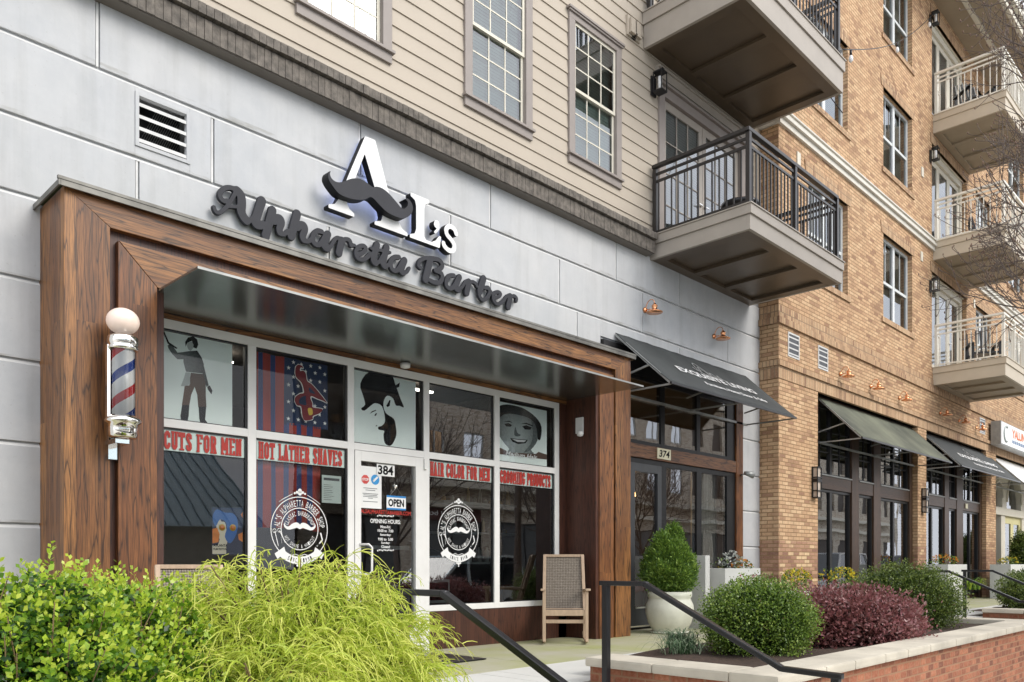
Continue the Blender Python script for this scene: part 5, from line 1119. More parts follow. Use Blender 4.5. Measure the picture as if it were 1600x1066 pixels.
for cx,w_ in((27.62,.92),(29.45,1.75)):
    m=MB(); A=[(cx-(w_/2+.02)*math.cos(math.pi*k/16),QY-.012,(2.95 if w_<1 else 2.85)+(w_/2+.02)*math.sin(math.pi*k/16)) for k in range(17)]; m.tube(A,.035,6); m.build('arch_moulding',m_arc,bb)
pane(27.15,28.1,2.66,3.5,QY+.15,bb,m_glassd); pane(28.57,30.33,2.66,3.8,QY+.15,bb,m_glassd); pane(27.15,27.95,.1,2.42,QY+.15,bb,m_glassd)
m=MB(); 
for a,b in((28.42,29.42),(29.44,30.44)): m.box(a,a+.16,QY+.05,QY+.1,0,2.41).box(b-.16,b,QY+.05,QY+.1,0,2.41).box(a+.16,b-.16,QY+.05,QY+.1,2.2,2.41).box(a+.16,b-.16,QY+.05,QY+.1,0,.35)
yd=m.build('yellow_door',m_yel,bb,bev=.004); pane(28.58,29.26,.35,2.2,QY+.075,yd,m_glassd); pane(29.6,30.28,.35,2.2,QY+.075,yd,m_glassd)
def room2(x0,x1):
    m=MB(); y1=11
    for xx in(x0-.02,x1+.02): m.add([(xx,6.8,0),(xx,y1,0),(xx,y1,4.1),(xx,6.8,4.1)],[(0,1,2,3)])
    m.add([(x0,6.8,.01),(x1,6.8,.01),(x1,y1,.01),(x0,y1,.01)],[(0,1,2,3)]); m.add([(x0,y1,0),(x1,y1,0),(x1,y1,4.1),(x0,y1,4.1)],[(0,1,2,3)]); m.add([(x0,6.9,4.1),(x1,6.9,4.1),(x1,y1,4.1),(x0,y1,4.1)],[(0,1,2,3)]); m.build('interior_wall',m_intw,bb)
for a,b in zip([p[1] for p in pil],[p[0] for p in pil[1:]]): room2(a,b)
# lightbox sign
t=thing('lightbox_sign','white box sign with orange letters on the brick above the far awning','sign',(28.5,6.4,4.3)); MB().box(26.0,31.2,6.2,6.45,4.33,4.99).build('box',m_galv,t); B1(26.03,31.17,6.185,6.199,4.355,4.965).build('face',M('white sign face',(.80,.80,.80),.4,emit=(1,1,1,.12)),t)
m=MB(); put_text(m,'YALUN',27.15,4.62,.26,6.18,wd=1.5,bold=.04); m.build('orange_word',M('sign orange',(.72,.17,.03),.5),t)
m=MB(); put_text(m,'B',28.75,4.62,.26,6.18,wd=.25,bold=.04); m.build('purple_letter',M('sign purple',(.10,.03,.25),.5),t)
m=MB()
for k in range(16): m.box(27.15+k*.11,27.2+k*.11+.03*(k%2),6.178,6.184,4.47,4.56)
m.build('small_print',M('sign blue grey',(.2,.28,.42),.5),t)
m=MB(); m.tube([(26.5+.25*math.cos(a),6.178,4.66+.22*math.sin(a)) for a in[R(60+k*20) for k in range(13)]],.03,6); m.build('crescent_mark',m_gr2,t)
# ================= BALCONIES =================
def balcony(name,lab,loc,Wd,D,h1,h2,paint,soff,rail,posts,grp,nb_side=12,nb_front=25,decor=False):
    """origin at the wall, lower left corner; x to the right, -y outwards"""
    t=thing(name,lab,'balcony',loc,group=grp)
    m=MB(); m.box(0,Wd,-D,-D+.05,0,h1).box(0,.05,-D+.05,0,0,h1).box(Wd-.05,Wd,-D+.05,0,0,h1).build('lower_fascia',paint,t,world=False,bev=.003)
    o=.025; m=MB(); m.box(-o,Wd+o,-D-o,-D+.05,h1+.002,h1+h2).box(-o,.05,-D+.05,0,h1+.002,h1+h2).box(Wd-.05,Wd+o,-D+.05,0,h1+.002,h1+h2)
    m.box(-o-.015,Wd+o+.015,-D-o-.015,0,h1+h2+.001,h1+h2+.018).build('upper_fascia',paint,t,world=False,bev=.003)
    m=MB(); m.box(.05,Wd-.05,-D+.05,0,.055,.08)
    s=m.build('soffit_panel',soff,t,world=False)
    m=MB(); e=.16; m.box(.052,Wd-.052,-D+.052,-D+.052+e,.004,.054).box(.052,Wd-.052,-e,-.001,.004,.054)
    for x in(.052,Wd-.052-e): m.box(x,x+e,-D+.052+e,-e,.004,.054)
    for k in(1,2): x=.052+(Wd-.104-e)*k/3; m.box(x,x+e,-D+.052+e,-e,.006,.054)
    m.build('soffit_batten',soff,t,world=False,bev=.004)
    # railing
    zf=h1+h2+.02; zt=zf+1.03; a=.07; yf=-D+.06
    ra=MB(); r_=.03
    ra.bar((a-.02,-.02,zt-.025),(a-.02,yf-.02,zt-.025),.07,.05); ra.bar((a-.05,yf,zt-.025),(Wd-a+.02,yf,zt-.025),.07,.05); ra.bar((Wd-a+.01,-.02,zt-.025),(Wd-a+.01,yf,zt-.025),.07,.05)
    top=ra.build('handrail',rail,t,world=False,bev=.008)
    m=MB()
    for zz in(zt-.13,zt-.235,zf+.06):
        m.bar((a,-.02,zz),(a,yf,zz),.025,.035); m.bar((a,yf,zz),(Wd-a,yf,zz),.025,.035); m.bar((Wd-a,-.02,zz),(Wd-a,yf,zz),.025,.035)
    m.build('rail_bar',rail,t,world=False)
    for x,y in posts: m=MB(); m.box(x-.03,x+.03,y-.03,y+.03,zf,zt-.05); m.build('post',rail,t,world=False)
    def bl(x,y): m=MB(); m.box(x-.009,x+.009,y-.009,y+.009,zf+.075,zt-.25); return m.build('baluster',rail,t,world=False)
    b0=bl(0,0); b0.location=(a,yf+(0-yf)*1/(nb_side+1),0)
    def place(x,y):
        if any(abs(x-p)<.05 and abs(y-q)<.05 for p,q in posts): return
        c=b0.copy(); COL.objects.link(c); c.parent=t; c.location=(x,y,0)
    for k in range(2,nb_side+1): place(a,yf+(0-yf)*k/(nb_side+1))
    for k in range(1,nb_front+1): place(a+(Wd-2*a)*k/(nb_front+1),yf)
    for k in range(1,nb_side+1,2): place(Wd-a,yf+(0-yf)*k/(nb_side+1))
    if decor:
        m=MB(); xc=Wd*.5
        for r in(.11,.07): m.tube([(xc+r*math.cos(q),yf,zf+.48+r*1.4*math.sin(q)) for q in[math.pi*k/8 for k in range(17)]],.008,5)
        for sx in(-1,1): m.tube([(xc+sx*.1,yf,zf+.1),(xc,yf,zf+.4),(xc+sx*.1,yf,zf+.75)],.008,5)
        m.build('scroll_panel',rail,t,world=False)
    return t
P1=[(.07,-.05),(.07,-1.53),(1.42,-1.53),(2.88,-1.53),(2.88,-.05)]
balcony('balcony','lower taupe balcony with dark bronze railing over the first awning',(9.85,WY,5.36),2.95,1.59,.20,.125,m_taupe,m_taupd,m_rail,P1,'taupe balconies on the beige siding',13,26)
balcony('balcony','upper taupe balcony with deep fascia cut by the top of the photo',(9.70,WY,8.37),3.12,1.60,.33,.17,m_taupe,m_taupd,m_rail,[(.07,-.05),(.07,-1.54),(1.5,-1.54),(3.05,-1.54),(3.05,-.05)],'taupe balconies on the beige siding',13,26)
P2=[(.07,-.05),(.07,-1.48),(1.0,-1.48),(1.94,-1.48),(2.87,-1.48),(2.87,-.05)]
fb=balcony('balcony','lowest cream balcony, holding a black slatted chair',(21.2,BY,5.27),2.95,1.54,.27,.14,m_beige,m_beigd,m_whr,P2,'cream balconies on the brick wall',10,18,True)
c=copy_tree(fb); c.location.z=8.30; c['label']='middle cream balcony, level with the white band course'
c=copy_tree(fb); c.location.z=11.37; c['label']='topmost cream balcony under the eave'
c=copy_tree(fb); c.location=(38.3,BY,5.27); c['label']='farthest cream balcony at the right edge of the brick wall'
# bistro table
t=thing('bistro_table','round dark bistro table on the lower taupe balcony','table',(11.3,6.2,5.70)); m=MB(); m.lathe((0,0,.66),[(.27,0),(.29,.02),(.29,.06),(.25,.075),(.0,.08)],26); m.build('table_top',m_blk,t,world=False)
m=MB(); m.lathe((0,0,.742),[(.22,0),(.2,.02),(.0,.022)],20); m.build('cushion',m_teak,t,world=False)
for k in range(3): a=R(120*k+20); m=MB(); m.tube([(.05*math.cos(a),.05*math.sin(a),.66),(.08*math.cos(a+2),.08*math.sin(a+2),.38),(.24*math.cos(a),.24*math.sin(a),0)],.011,7); m.build('leg',m_blk,t,world=False)
t=thing('balcony_bench','low black bench at the right end of the lower taupe balcony','bench',(12.1,5.95,5.70)); MB().box(-.45,.45,-.2,.2,.40,.44).build('seat',m_blk,t,world=False)
for k in range(4): MB().box(-.45,.45,.2,.23,.5+.09*k,.55+.09*k).build('back_slat',m_blk,t,world=False)
for x in(-.4,.4):
    for y in(-.17,.2): MB().box(x-.02,x+.02,y-.02,y+.02,0,.40 if y<0 else .86).build('leg',m_blk,t,world=False)
def slat_chair(loc,rz,lab):
    t=thing('slatted_chair',lab,'chair',loc,rz,group='black slatted chairs on the cream balconies'); MB().box(-.28,.28,-.28,.26,.34,.38).build('seat',m_blk,t,world=False)
    for k in range(6):
        x=-.25+.1*k; h=.98+.08*math.cos((k-2.5)*.6); m=MB(); m.bar((x,.26,.34),(x,.42,h),.075,.02,(1,0,0)); m.build('back_slat',m_blk,t,world=False)
    for s_ in(-1,1): m=MB(); m.box(s_*.33-.05,s_*.33+.05,-.34,.3,.58,.61); m.build('armrest',m_blk,t,world=False); MB().box(s_*.3-.03,s_*.3+.03,-.3,-.24,0,.58).build('leg',m_blk,t,world=False); MB().box(s_*.3-.03,s_*.3+.03,.24,.3,0,.58).build('leg',m_blk,t,world=False)
    return t
slat_chair((22.3,5.7,5.70),R(-60),'black slatted chair on the lowest cream balcony'); slat_chair((22.0,5.8,11.8),R(-40),'black slatted chair on the topmost cream balcony')
slat_chair((23.2,5.8,8.73),R(20),'black slatted chair on the middle cream balcony')
# string light
t=thing('string_lights','sagging festoon cable with clear bulbs from balcony to brick corner','string lights',(14,5.5,11)); A=Vector((12.80,5.25,9.05)); B=Vector((20.95,6.42,14.1))
pts=[A.lerp(B,k/16)+Vector((0,0,-.28*math.sin(math.pi*k/16))) for k in range(17)]; m=MB(); m.tube(pts,.008,6); m.tube([A+Vector((0,0,-1.0)),A+Vector((.03,.3,-.5)),A],.008,6); m.build('cable',m_blk,t)
for k in(1,8,15): p=pts[k]; m=MB(); m.lathe((p.x,p.y,p.z-.11),[(.02,.02),(.022,.1)],8); s_=m.build('socket',m_blk,t); m=MB(); m.lathe((p.x,p.y,p.z-.21),[(.01,0),(.035,.03),(.035,.07),(.02,.11)],12); m.build('bulb',m_vinyl,s_)

# ================= ROCKING CHAIR =================
def wicker():
    m_,n,b,o=nodes('woven wicker'); p=N(n,'TexCoord').outputs['Object']; s=N(n,'SeparateXYZ'); n.links.new(p,s.inputs[0])
    ux=math_(n,'MULTIPLY',s.outputs[0],2*math.pi/.042); uz=math_(n,'MULTIPLY',s.outputs[2],2*math.pi/.042)
    a=math_(n,'SINE',ux); c=math_(n,'SINE',uz); h=math_(n,'ABSOLUTE',math_(n,'MULTIPLY',a,c)); ho=ramp(n,h,[(.05,0.0),(.3,1.0)])
    col=mixc(n,ho,(.06,.045,.03),mixc(n,tnoise(n,p,45,3),(.13,.10,.075),(.36,.31,.25))); n.links.new(col,b.inputs['Base Color']); sv(b,Roughness=.6); bump(n,b,ho,.9,.006); return m_
m_wick=wicker()
def rocker(loc,rz,lab):
    """faces local -y"""
    t=thing('rocking_chair',lab,'rocking chair',loc,rz,group='teak rocking chairs with woven backs'); hw=.265
    for s_ in(-1,1):
        x=s_*hw
        m=MB(); m.tube([(x,-.34+.80*k/10,.022+.075*((k/10-.42)/.58)**2) for k in range(11)],.019,8); m.build('rocker',m_teak,t,world=False)
        m=MB(); m.bar((x,-.235,.05),(x,-.225,.665),.04,.045,(0,1,0)); m.build('leg',m_teak,t,world=False,bev=.006)
        m=MB(); m.bar((x,.17,.05),(x,.17,.40),.04,.04,(0,1,0)); m.build('leg',m_teak,t,world=False,bev=.006)
        m=MB(); m.bar((x,.17,.38),(x*.94,.40,1.125),.04,.05,(0,1,0)); m.build('back_post',m_teak,t,world=False,bev=.006)
        m=MB(); m.bar((x*1.06,-.28,.685),(x*1.03,.26,.665),.06,.028); m.build('armrest',m_teak,t,world=False,bev=.006)
    m=MB(); m.bar((-hw,-.225,.395),(hw,-.225,.395),.03,.075); m.bar((-hw,-.20,.285),(hw,-.20,.285),.025,.045); m.bar((-hw*.94,.405,1.115),(hw*.94,.405,1.115),.05,.035); m.bar((-hw,.18,.405),(hw,.18,.405),.03,.05); m.build('rail',m_teak,t,world=False,bev=.005)
    m=MB(); m.box(-hw+.02,hw-.02,-.21,.17,.405,.42).build('seat',m_wick,t,world=False)
    m=MB(); m.add([(-hw+.02,.185,.42),(hw-.02,.185,.42),(hw*.94-.02,.395,1.10),(-hw*.94+.02,.395,1.10),(-hw+.02,.205,.42),(hw-.02,.205,.42),(hw*.94-.02,.415,1.10),(-hw*.94+.02,.415,1.10)],[(0,1,2,3),(7,6,5,4),(0,4,5,1),(1,5,6,2),(2,6,7,3),(3,7,4,0)]); m.build('woven_back',m_wick,t,world=False)
    t.scale=(.93,.93,.93); return t
r0=rocker((7.33,6.31,0),R(-47),'teak rocking chair with woven back beside the dark wood reveal')
c=copy_tree(r0); c.location=(2.36,5.16,0); c.scale=(.82,.82,.82); c.rotation_euler.z=R(-12); c['label']='teak rocking chair mostly hidden behind the bushes under the left window'

# ================= HANDRAILS =================
def handrail(name,pts,posts,lab):
    t=thing(name,lab,'handrail',posts[0]+(0,),group='black metal stair handrails'); m=MB()
    P=[Vector(p) for p in pts]
    for a,b in zip(P,P[1:]): m.bar(a,b,.052,.036)
    for a in P[1:-1]: m.lathe((a.x,a.y,a.z),[(.0,-.02),(.026,-.016),(.026,.016),(.0,.02)],10)
    m.build('rail',m_blk,t,bev=.014)
    for (x,y),(z0,z1) in zip(posts,[(-.02,pts[0][2]-.015),(-.62,pts[-1][2]-.015)]): m=MB(); m.box(x-.024,x+.024,y-.024,y+.024,z0,z1); m.build('post',m_blk,t,bev=.004)
    return t
handrail('handrail',[(4.83,3.80,.79),(4.83,3.40,.79),(4.83,2.36,.275),(4.83,1.98,.262)],[(4.83,3.75),(4.83,2.02)],'black handrail beside the brick planter corner')
handrail('handrail',[(2.93,3.80,.77),(2.93,3.40,.77),(2.93,2.36,.275),(2.93,1.98,.262)],[(2.93,3.75),(2.93,2.02)],'black handrail rising out of the yellow green conifer')
handrail('handrail',[(13.85,4.5,.82),(13.85,4.02,.82),(13.85,3.05,.38),(13.85,2.6,.36)],[(13.85,4.45),(13.85,2.65)],'far black handrail on the near side of the second steps')
handrail('handrail',[(15.6,4.32,.82),(15.6,3.84,.82),(15.6,2.9,.38),(15.6,2.5,.36)],[(15.6,4.27),(15.6,2.55)],'far black handrail on the far side of the second steps')

# ================= PLANTERS =================
def planter_bed(x0,x1,y0,y1,zc,lab,open_back=True,wt=.36):
    t=thing('brick_planter',lab,'planter',((x0+x1)/2,y0,-.6)); i=.07; m=MB()
    m.box(x0+i,x1-i,y0+i,y0+wt-i,-.62,zc-.075).box(x0+i,x0+wt-i,y0+wt-i,y1,-.62,zc-.075).box(x1-wt+i,x1-i,y0+wt-i,y1,-.62,zc-.075); m.build('brick_wall',m_redbr,t,bev=.003)
    def cap(a,b,c,d): MB().box(a,b,c,d,zc-.073,zc).build('cap_stone',m_cap,t,bev=.018)
    xs=[x0]; rr=random.Random(int(x0*7))
    while xs[-1]<x1-1.0: xs.append(xs[-1]+rr.choice([.52,.62,.75,.58]))
    xs.append(x1)
    for a,b in zip(xs,xs[1:]): cap(a+(.003 if a>x0 else 0),b-.003,y0,y0+wt)
    n=2
    for k in range(n): a=y0+wt+(y1-y0-wt)*k/n; b=y0+wt+(y1-y0-wt)*(k+1)/n; cap(x0,x0+wt,a+.003,b-.003); cap(x1-wt,x1,a+.003,b-.003)
    s=MB(); nx,ny=60,14; vs=[]
    for j_ in range(ny+1):
        for i_ in range(nx+1):
            x=x0+wt-.02+(x1-x0-2*wt+.04)*i_/nx; y=y0+wt-.02+(y1-y0-wt+.3)*j_/ny; vs.append((x,y,zc-.07+.03*mnoise.noise(Vector((x*2,y*2,0)))))
    s.add(vs,[(j_*(nx+1)+i_,j_*(nx+1)+i_+1,(j_+1)*(nx+1)+i_+1,(j_+1)*(nx+1)+i_) for j_ in range(ny) for i_ in range(nx)],True); s.build('soil',m_soil,t); return t
planter_bed(4.98,12.45,2.46,4.08,.20,'red brick planter with limestone cap at lower right'); planter_bed(15.95,24,2.46,4.1,.16,'far red brick planter with limestone cap beyond the second steps')
planter_bed(-3.5,2.72,2.0,4.9,.08,'red brick planter under the front bushes at lower left')
def box_planter(x0,x1,y0,y1,z1,lab):
    t=thing('box_planter',lab,'planter',((x0+x1)/2,(y0+y1)/2,0),group='pale square box planters'); w_=.03; m=MB()
    m.box(x0,x1,y0,y0+w_,0,z1).box(x0,x1,y1-w_,y1,0,z1).box(x0,x0+w_,y0+w_,y1-w_,0,z1).box(x1-w_,x1,y0+w_,y1-w_,0,z1); m.build('box',m_plnt,t,bev=.005); B1(x0+w_,x1-w_,y0+w_,y1-w_,z1-.08,z1-.05).build('soil',m_soil,t); return t
box_planter(10.30,10.42,6.2,6.75,1.06,'tall narrow pale planter slab behind the topiary pot'); box_planter(10.68,11.75,6.1,6.55,.87,'pale planter with white and orange flowers right of the topiary'); box_planter(10.35,11.1,5.55,5.95,.66,'low pale planter in front of the flowered one')
box_planter(19.6,21.0,5.7,6.2,.93,'pale planter with mixed flowers by the pier between brown bays'); box_planter(24.9,27.1,5.7,6.2,.93,'long pale planter with yellow flowers by the cream arcade')
t=thing('round_pot','large round mossy white pot holding the clipped conifer','plant pot',(9.38,6.2,0)); m=MB(); m.lathe((9.38,6.2,0),[(.17,0),(.22,.02),(.29,.14),(.325,.28),(.32,.38),(.285,.455),(.28,.47),(.30,.50),(.30,.56),(.27,.565),(.26,.50),(.01,.49)],48); m.build('body',m_pot,t)
m=MB(); m.lathe((9.38,6.2,0.002),[(.24,0),(.27,.012),(.27,.02),(.0,.022)],32); m.build('saucer',m_pot,t)
m=MB(); m.lathe((9.38,6.2,.495),[(.26,0),(.0,.01)],24); m.build('soil',m_soil,t)

# ================= PLANTS =================
def leaf_mesh(name,C,Dr,Ln,Wd,tint,mat_,parent,fold=.0,npr=None):
    """C centres (n,3); Dr leaf axis; builds 4-vertex rhombic leaves, randomly rolled"""
    n=len(C); rs=np.random.RandomState(len(C)); Dr=Dr/np.linalg.norm(Dr,axis=1)[:,None]
    q=rs.normal(size=(n,3)) if npr is None else npr+rs.normal(size=(n,3))*.5
    S_=np.cross(Dr,q); S_/=np.linalg.norm(S_,axis=1)[:,None]+1e-9
    U=np.cross(S_,Dr)
    Ln=np.asarray(Ln)[:,None] if np.ndim(Ln) else Ln; Wd=np.asarray(Wd)[:,None] if np.ndim(Wd) else Wd
    v=np.empty((n,4,3)); v[:,0]=C; v[:,1]=C+Dr*Ln*.55+S_*Wd*.5+U*Wd*.12; v[:,2]=C+Dr*Ln; v[:,3]=C+Dr*Ln*.55-S_*Wd*.5+U*Wd*.12
    me=bpy.data.meshes.new(name); me.vertices.add(4*n); me.vertices.foreach_set('co',v.ravel()); me.loops.add(4*n); me.loops.foreach_set('vertex_index',np.arange(4*n,dtype=np.int32))
    me.polygons.add(n); me.polygons.foreach_set('loop_start',np.arange(0,4*n,4,dtype=np.int32))
    try: me.polygons.foreach_set('loop_total',np.full(n,4,dtype=np.int32))
    except Exception: pass
    me.update(calc_edges=True); a=me.attributes.new('tint','FLOAT','POINT'); a.data.foreach_set('value',np.repeat(np.asarray(tint,dtype=np.float32),4)); me.materials.append(mat_); me.validate()
    o=bpy.data.objects.new(name,me); link(o,parent); return o
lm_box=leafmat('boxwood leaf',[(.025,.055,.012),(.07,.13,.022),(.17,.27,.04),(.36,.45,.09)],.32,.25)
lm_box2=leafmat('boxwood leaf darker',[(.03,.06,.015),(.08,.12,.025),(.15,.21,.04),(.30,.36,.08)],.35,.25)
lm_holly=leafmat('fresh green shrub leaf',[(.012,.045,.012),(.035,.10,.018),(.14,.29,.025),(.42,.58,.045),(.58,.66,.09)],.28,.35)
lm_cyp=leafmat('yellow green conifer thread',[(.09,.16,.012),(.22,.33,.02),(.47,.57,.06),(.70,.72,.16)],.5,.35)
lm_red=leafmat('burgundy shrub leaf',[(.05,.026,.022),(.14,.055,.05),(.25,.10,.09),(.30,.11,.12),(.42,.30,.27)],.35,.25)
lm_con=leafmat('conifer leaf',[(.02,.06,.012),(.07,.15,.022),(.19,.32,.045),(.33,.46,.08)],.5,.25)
lm_grass=leafmat('strap leaf',[(.03,.08,.03),(.08,.15,.07),(.17,.25,.14),(.36,.42,.28)],.35,.25)
lm_yel=leafmat('yellow petals',[(.60,.42,.01),(.75,.60,.02),(.8,.7,.1)],.5,.3); lm_wht=leafmat('white petals',[(.5,.5,.45),(.8,.8,.75)],.5,.3); lm_org=leafmat('orange petals',[(.7,.2,.01),(.8,.4,.03)],.5,.3); lm_pnk=leafmat('pink petals',[(.4,.02,.05),(.6,.25,.3)],.5,.3)
lm_dusty=leafmat('silver leaf',[(.2,.24,.2),(.45,.5,.45)],.6,.2)
def blob(rs,n,c,r,pw=.25,bump_=.10,f=2.2,zmin=None):
    """points through the outer shell of a lumpy ellipsoid, with the outward direction"""
    u=rs.normal(size=(n,3)); u/=np.linalg.norm(u,axis=1)[:,None]
    k=np.array([1+bump_*mnoise.noise(Vector(d*f)+Vector(c))*1.6+bump_*.5*mnoise.noise(Vector(d*f*3)+Vector(c)) for d in u])
    rad=(1-pw*rs.rand(n)**1.5)*k; p=u*np.array(r)*rad[:,None]+np.array(c)
    if zmin is not None: kk=p[:,2]>zmin; p=p[kk];u=u[kk];rad=rad[kk]
    return p,u,rad
def stem_obj(parent,base,tips,r=.008,nm='stem'):
    m=MB(); b=Vector(base)
    for tpt in tips:
        e=Vector(tpt); mid=b.lerp(e,.5)+Vector((rnd.uniform(-.05,.05),rnd.uniform(-.05,.05),.05)); m.tube([b,mid,e],[r,r*.7,r*.35],5)
    return m.build(nm,m_stem,parent)
def shrub(name,lab,c,r,n,ln,wd,lm,zmin,seed,core=True,cluster=6,spread=.035,bump_=.10,group=None,up=.3,tmul=1.0):
    rs=np.random.RandomState(seed); t=thing(name,lab,'shrub',(c[0],c[1],zmin),group=group)
    P,U,rad=blob(rs,n//cluster,c,r,.28,bump_,zmin=zmin)
    k=len(P); P=np.repeat(P,cluster,0)+rs.normal(size=(k*cluster,3))*spread; U2=np.repeat(U,cluster,0)
    D=U2*.7+rs.normal(size=U2.shape)*.7; D[:,2]+=up
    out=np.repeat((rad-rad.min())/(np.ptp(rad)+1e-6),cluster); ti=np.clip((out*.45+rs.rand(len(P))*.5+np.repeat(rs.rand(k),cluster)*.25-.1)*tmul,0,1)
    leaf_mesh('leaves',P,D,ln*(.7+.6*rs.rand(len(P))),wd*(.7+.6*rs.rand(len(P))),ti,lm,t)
    tips=[tuple(np.array(c)+np.array(r)*.85*v) for v in [q/np.linalg.norm(q) for q in rs.normal(size=(26,3))+np.array((0,0,.6))] ]
    stem_obj(t,(c[0],c[1],zmin-.05),tips,.014)
    if core:   # dense inner foliage so nothing shows through
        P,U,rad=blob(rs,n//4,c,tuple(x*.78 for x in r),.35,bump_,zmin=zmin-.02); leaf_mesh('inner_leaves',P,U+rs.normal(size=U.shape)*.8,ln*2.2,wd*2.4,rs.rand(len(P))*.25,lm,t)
    return t
shrub('boxwood','clipped round boxwood at the left end of the brick planter',(6.84,3.58,.41),(.50,.50,.385),26000,.022,.014,lm_box,.13,1,bump_=.07,tmul=1.05)
shrub('boxwood','wide boxwood mound behind the burgundy shrub',(11.15,3.75,.43),(.72,.70,.50),20000,.026,.017,lm_box2,.13,2,bump_=.12)
shrub('boxwood','long boxwood hedge in the far planter beyond the second steps',(18.6,3.75,.38),(1.6,.62,.50),20000,.034,.022,lm_box2,.1,3,bump_=.12)
shrub('burgundy_shrub','spreading burgundy leaved shrub in the brick planter',(8.62,3.50,.28),(1.02,.70,.37),24000,.038,.022,lm_red,.13,4,bump_=.12,spread=.05)
# topiary in the pot
def topiary():
    rs=np.random.RandomState(5); t=thing('topiary_conifer','rounded conifer with two pointed tips growing in the white pot','shrub',(9.38,6.2,.5))
    def part(c,r,n):
        P,U,rad=blob(rs,n,c,r,.34,.17,3.4); return P,U,rad
    Ps=[part((9.38,6.2,.85),(.35,.35,.32),5200),part((9.36,6.2,1.06),(.25,.25,.21),2600),part((9.48,6.2,1.27),(.10,.10,.20),800),part((9.20,6.2,1.20),(.09,.09,.16),600)]
    P=np.vstack([a[0] for a in Ps]); U=np.vstack([a[1] for a in Ps]); k=4
    P=np.repeat(P,k,0)+rs.normal(size=(len(P)*k,3))*.022; D=np.repeat(U,k,0)*.5+rs.normal(size=(len(P),3))*.45; D[:,2]+=.55
    leaf_mesh('foliage',P,D,.035+.03*rs.rand(len(P)),.010+.008*rs.rand(len(P)),np.clip(rs.rand(len(P))*.6+np.repeat(rs.rand(len(P)//k),k)*.5,0,1),lm_con,t)
    m=MB(); m.tube([(9.38,6.2,.48),(9.38,6.2,1.3)],[.025,.012],8); m.build('trunk',m_bark,t)
topiary()
# strap leaved clump
def liriope(c,n,lab,seed,L0=.42,lm=lm_grass,nm='strap_leaf_plant',cat='plant',wd=.010):
    rs=np.random.RandomState(seed); t=thing(nm,lab,cat,c); m=MB(); tin=[]
    for i in range(n):
        a=rs.rand()*2*math.pi; ln=L0*(.6+.5*rs.rand()); w_=wd*(.7+.6*rs.rand()); b=Vector((c[0]+rs.normal()*.07,c[1]+rs.normal()*.07,c[2])); up=R(60+25*rs.rand()); d=Vector((math.cos(a),math.sin(a),0)); sd_=Vector((-d.y,d.x,0)); vs=[]
        p=b; an=up
        for k in range(6):
            ww=w_*(1-(k/5)**2*.9); vs+=[p-sd_*ww/2,p+sd_*ww/2]; p=p+(d*math.cos(an)+Vector((0,0,math.sin(an))))*ln/5; an-=R(22+14*rs.rand())
        m.add(vs,[(2*k,2*k+1,2*k+3,2*k+2) for k in range(5)],True); tin+=[rs.rand()]*12
    o=m.build('leaves',lm,t); at=o.data.attributes.new('tint','FLOAT','POINT'); at.data.foreach_set('value',np.array(tin,dtype=np.float32))
liriope((6.75,4.35,.12),170,'strap leaved clump in front of the left boxwood',11); liriope((6.25,4.0,.12),110,'smaller strap leaved clump behind the cap stone corner',12,.34)
def flowers(c,r,n,lm,lab,seed,green=lm_box,nm='flower_clump',cat='flowers'):
    rs=np.random.RandomState(seed); t=thing(nm,lab,cat,(c[0],c[1],c[2]-r[2])); P,U,_=blob(rs,n*3,c,r,.6,.15); D=U+rs.normal(size=U.shape)*.5; leaf_mesh('leaves',P,D,.05,.022,rs.rand(len(P)),green,t)
    P,U,_=blob(rs,n,c,tuple(x*1.08 for x in r),.12,.15); k=P[:,2]>c[2]-.02; P=P[k];U=U[k]; P=np.repeat(P,5,0); D=np.repeat(U,5,0)*.2+rs.normal(size=(len(P),3)); tag(leaf_mesh('petals',P,D,.028,.026,rs.rand(len(P)),lm,t),kind='stuff'); return t
flowers((12.6,5.9,.68),(.30,.2,.16),150,lm_yel,'yellow pansies at the foot of the tan brick pier',21)
flowers((13.9,5.7,.70),(.26,.2,.17),130,lm_yel,'yellow pansies below the first brown bay',22); flowers((12.1,5.8,.68),(.18,.16,.16),8,lm_yel,'dark green kale clump left of the pansies',23)
flowers((13.35,5.7,.70),(.2,.16,.14),14,lm_yel,'green foliage clump between the pansies',29)
box_planter(11.7,13.0,5.7,6.1,.50,'pale planter of yellow pansies at the brick pier'); box_planter(13.1,14.2,5.5,5.9,.50,'pale planter of yellow pansies below the first brown bay')
flowers((10.95,6.3,.92),(.2,.18,.14),10,lm_wht,'green ivy foliage in the pale planter right of the topiary',24); flowers((11.2,6.3,.94),(.14,.16,.18),40,lm_wht,'silvery white foliage in the pale planter right of the topiary',25,lm_dusty); flowers((11.55,6.3,.91),(.15,.14,.09),50,lm_org,'orange flowers in the pale planter right of the topiary',26)
flowers((10.75,5.75,.70),(.2,.14,.08),14,lm_pnk,'small pink flowers in the low pale planter',27); flowers((20.3,5.95,1.0),(.6,.2,.15),80,lm_org,'mixed orange flowers in the planter between brown bays',28); flowers((25.8,5.95,.98),(.6,.2,.15),110,lm_yel,'yellow flowers in the long planter by the arcade',30)
liriope((20.9,5.6,.35),120,'bright green arching plant between the second steps and bay',31,.6,lm_holly,wd=.02)
shrub('column_shrub','dark narrow column shrub before the yellow door',(27.5,6.0,1.25),(.30,.30,.62),5000,.05,.03,lm_box2,.6,32,bump_=.15)

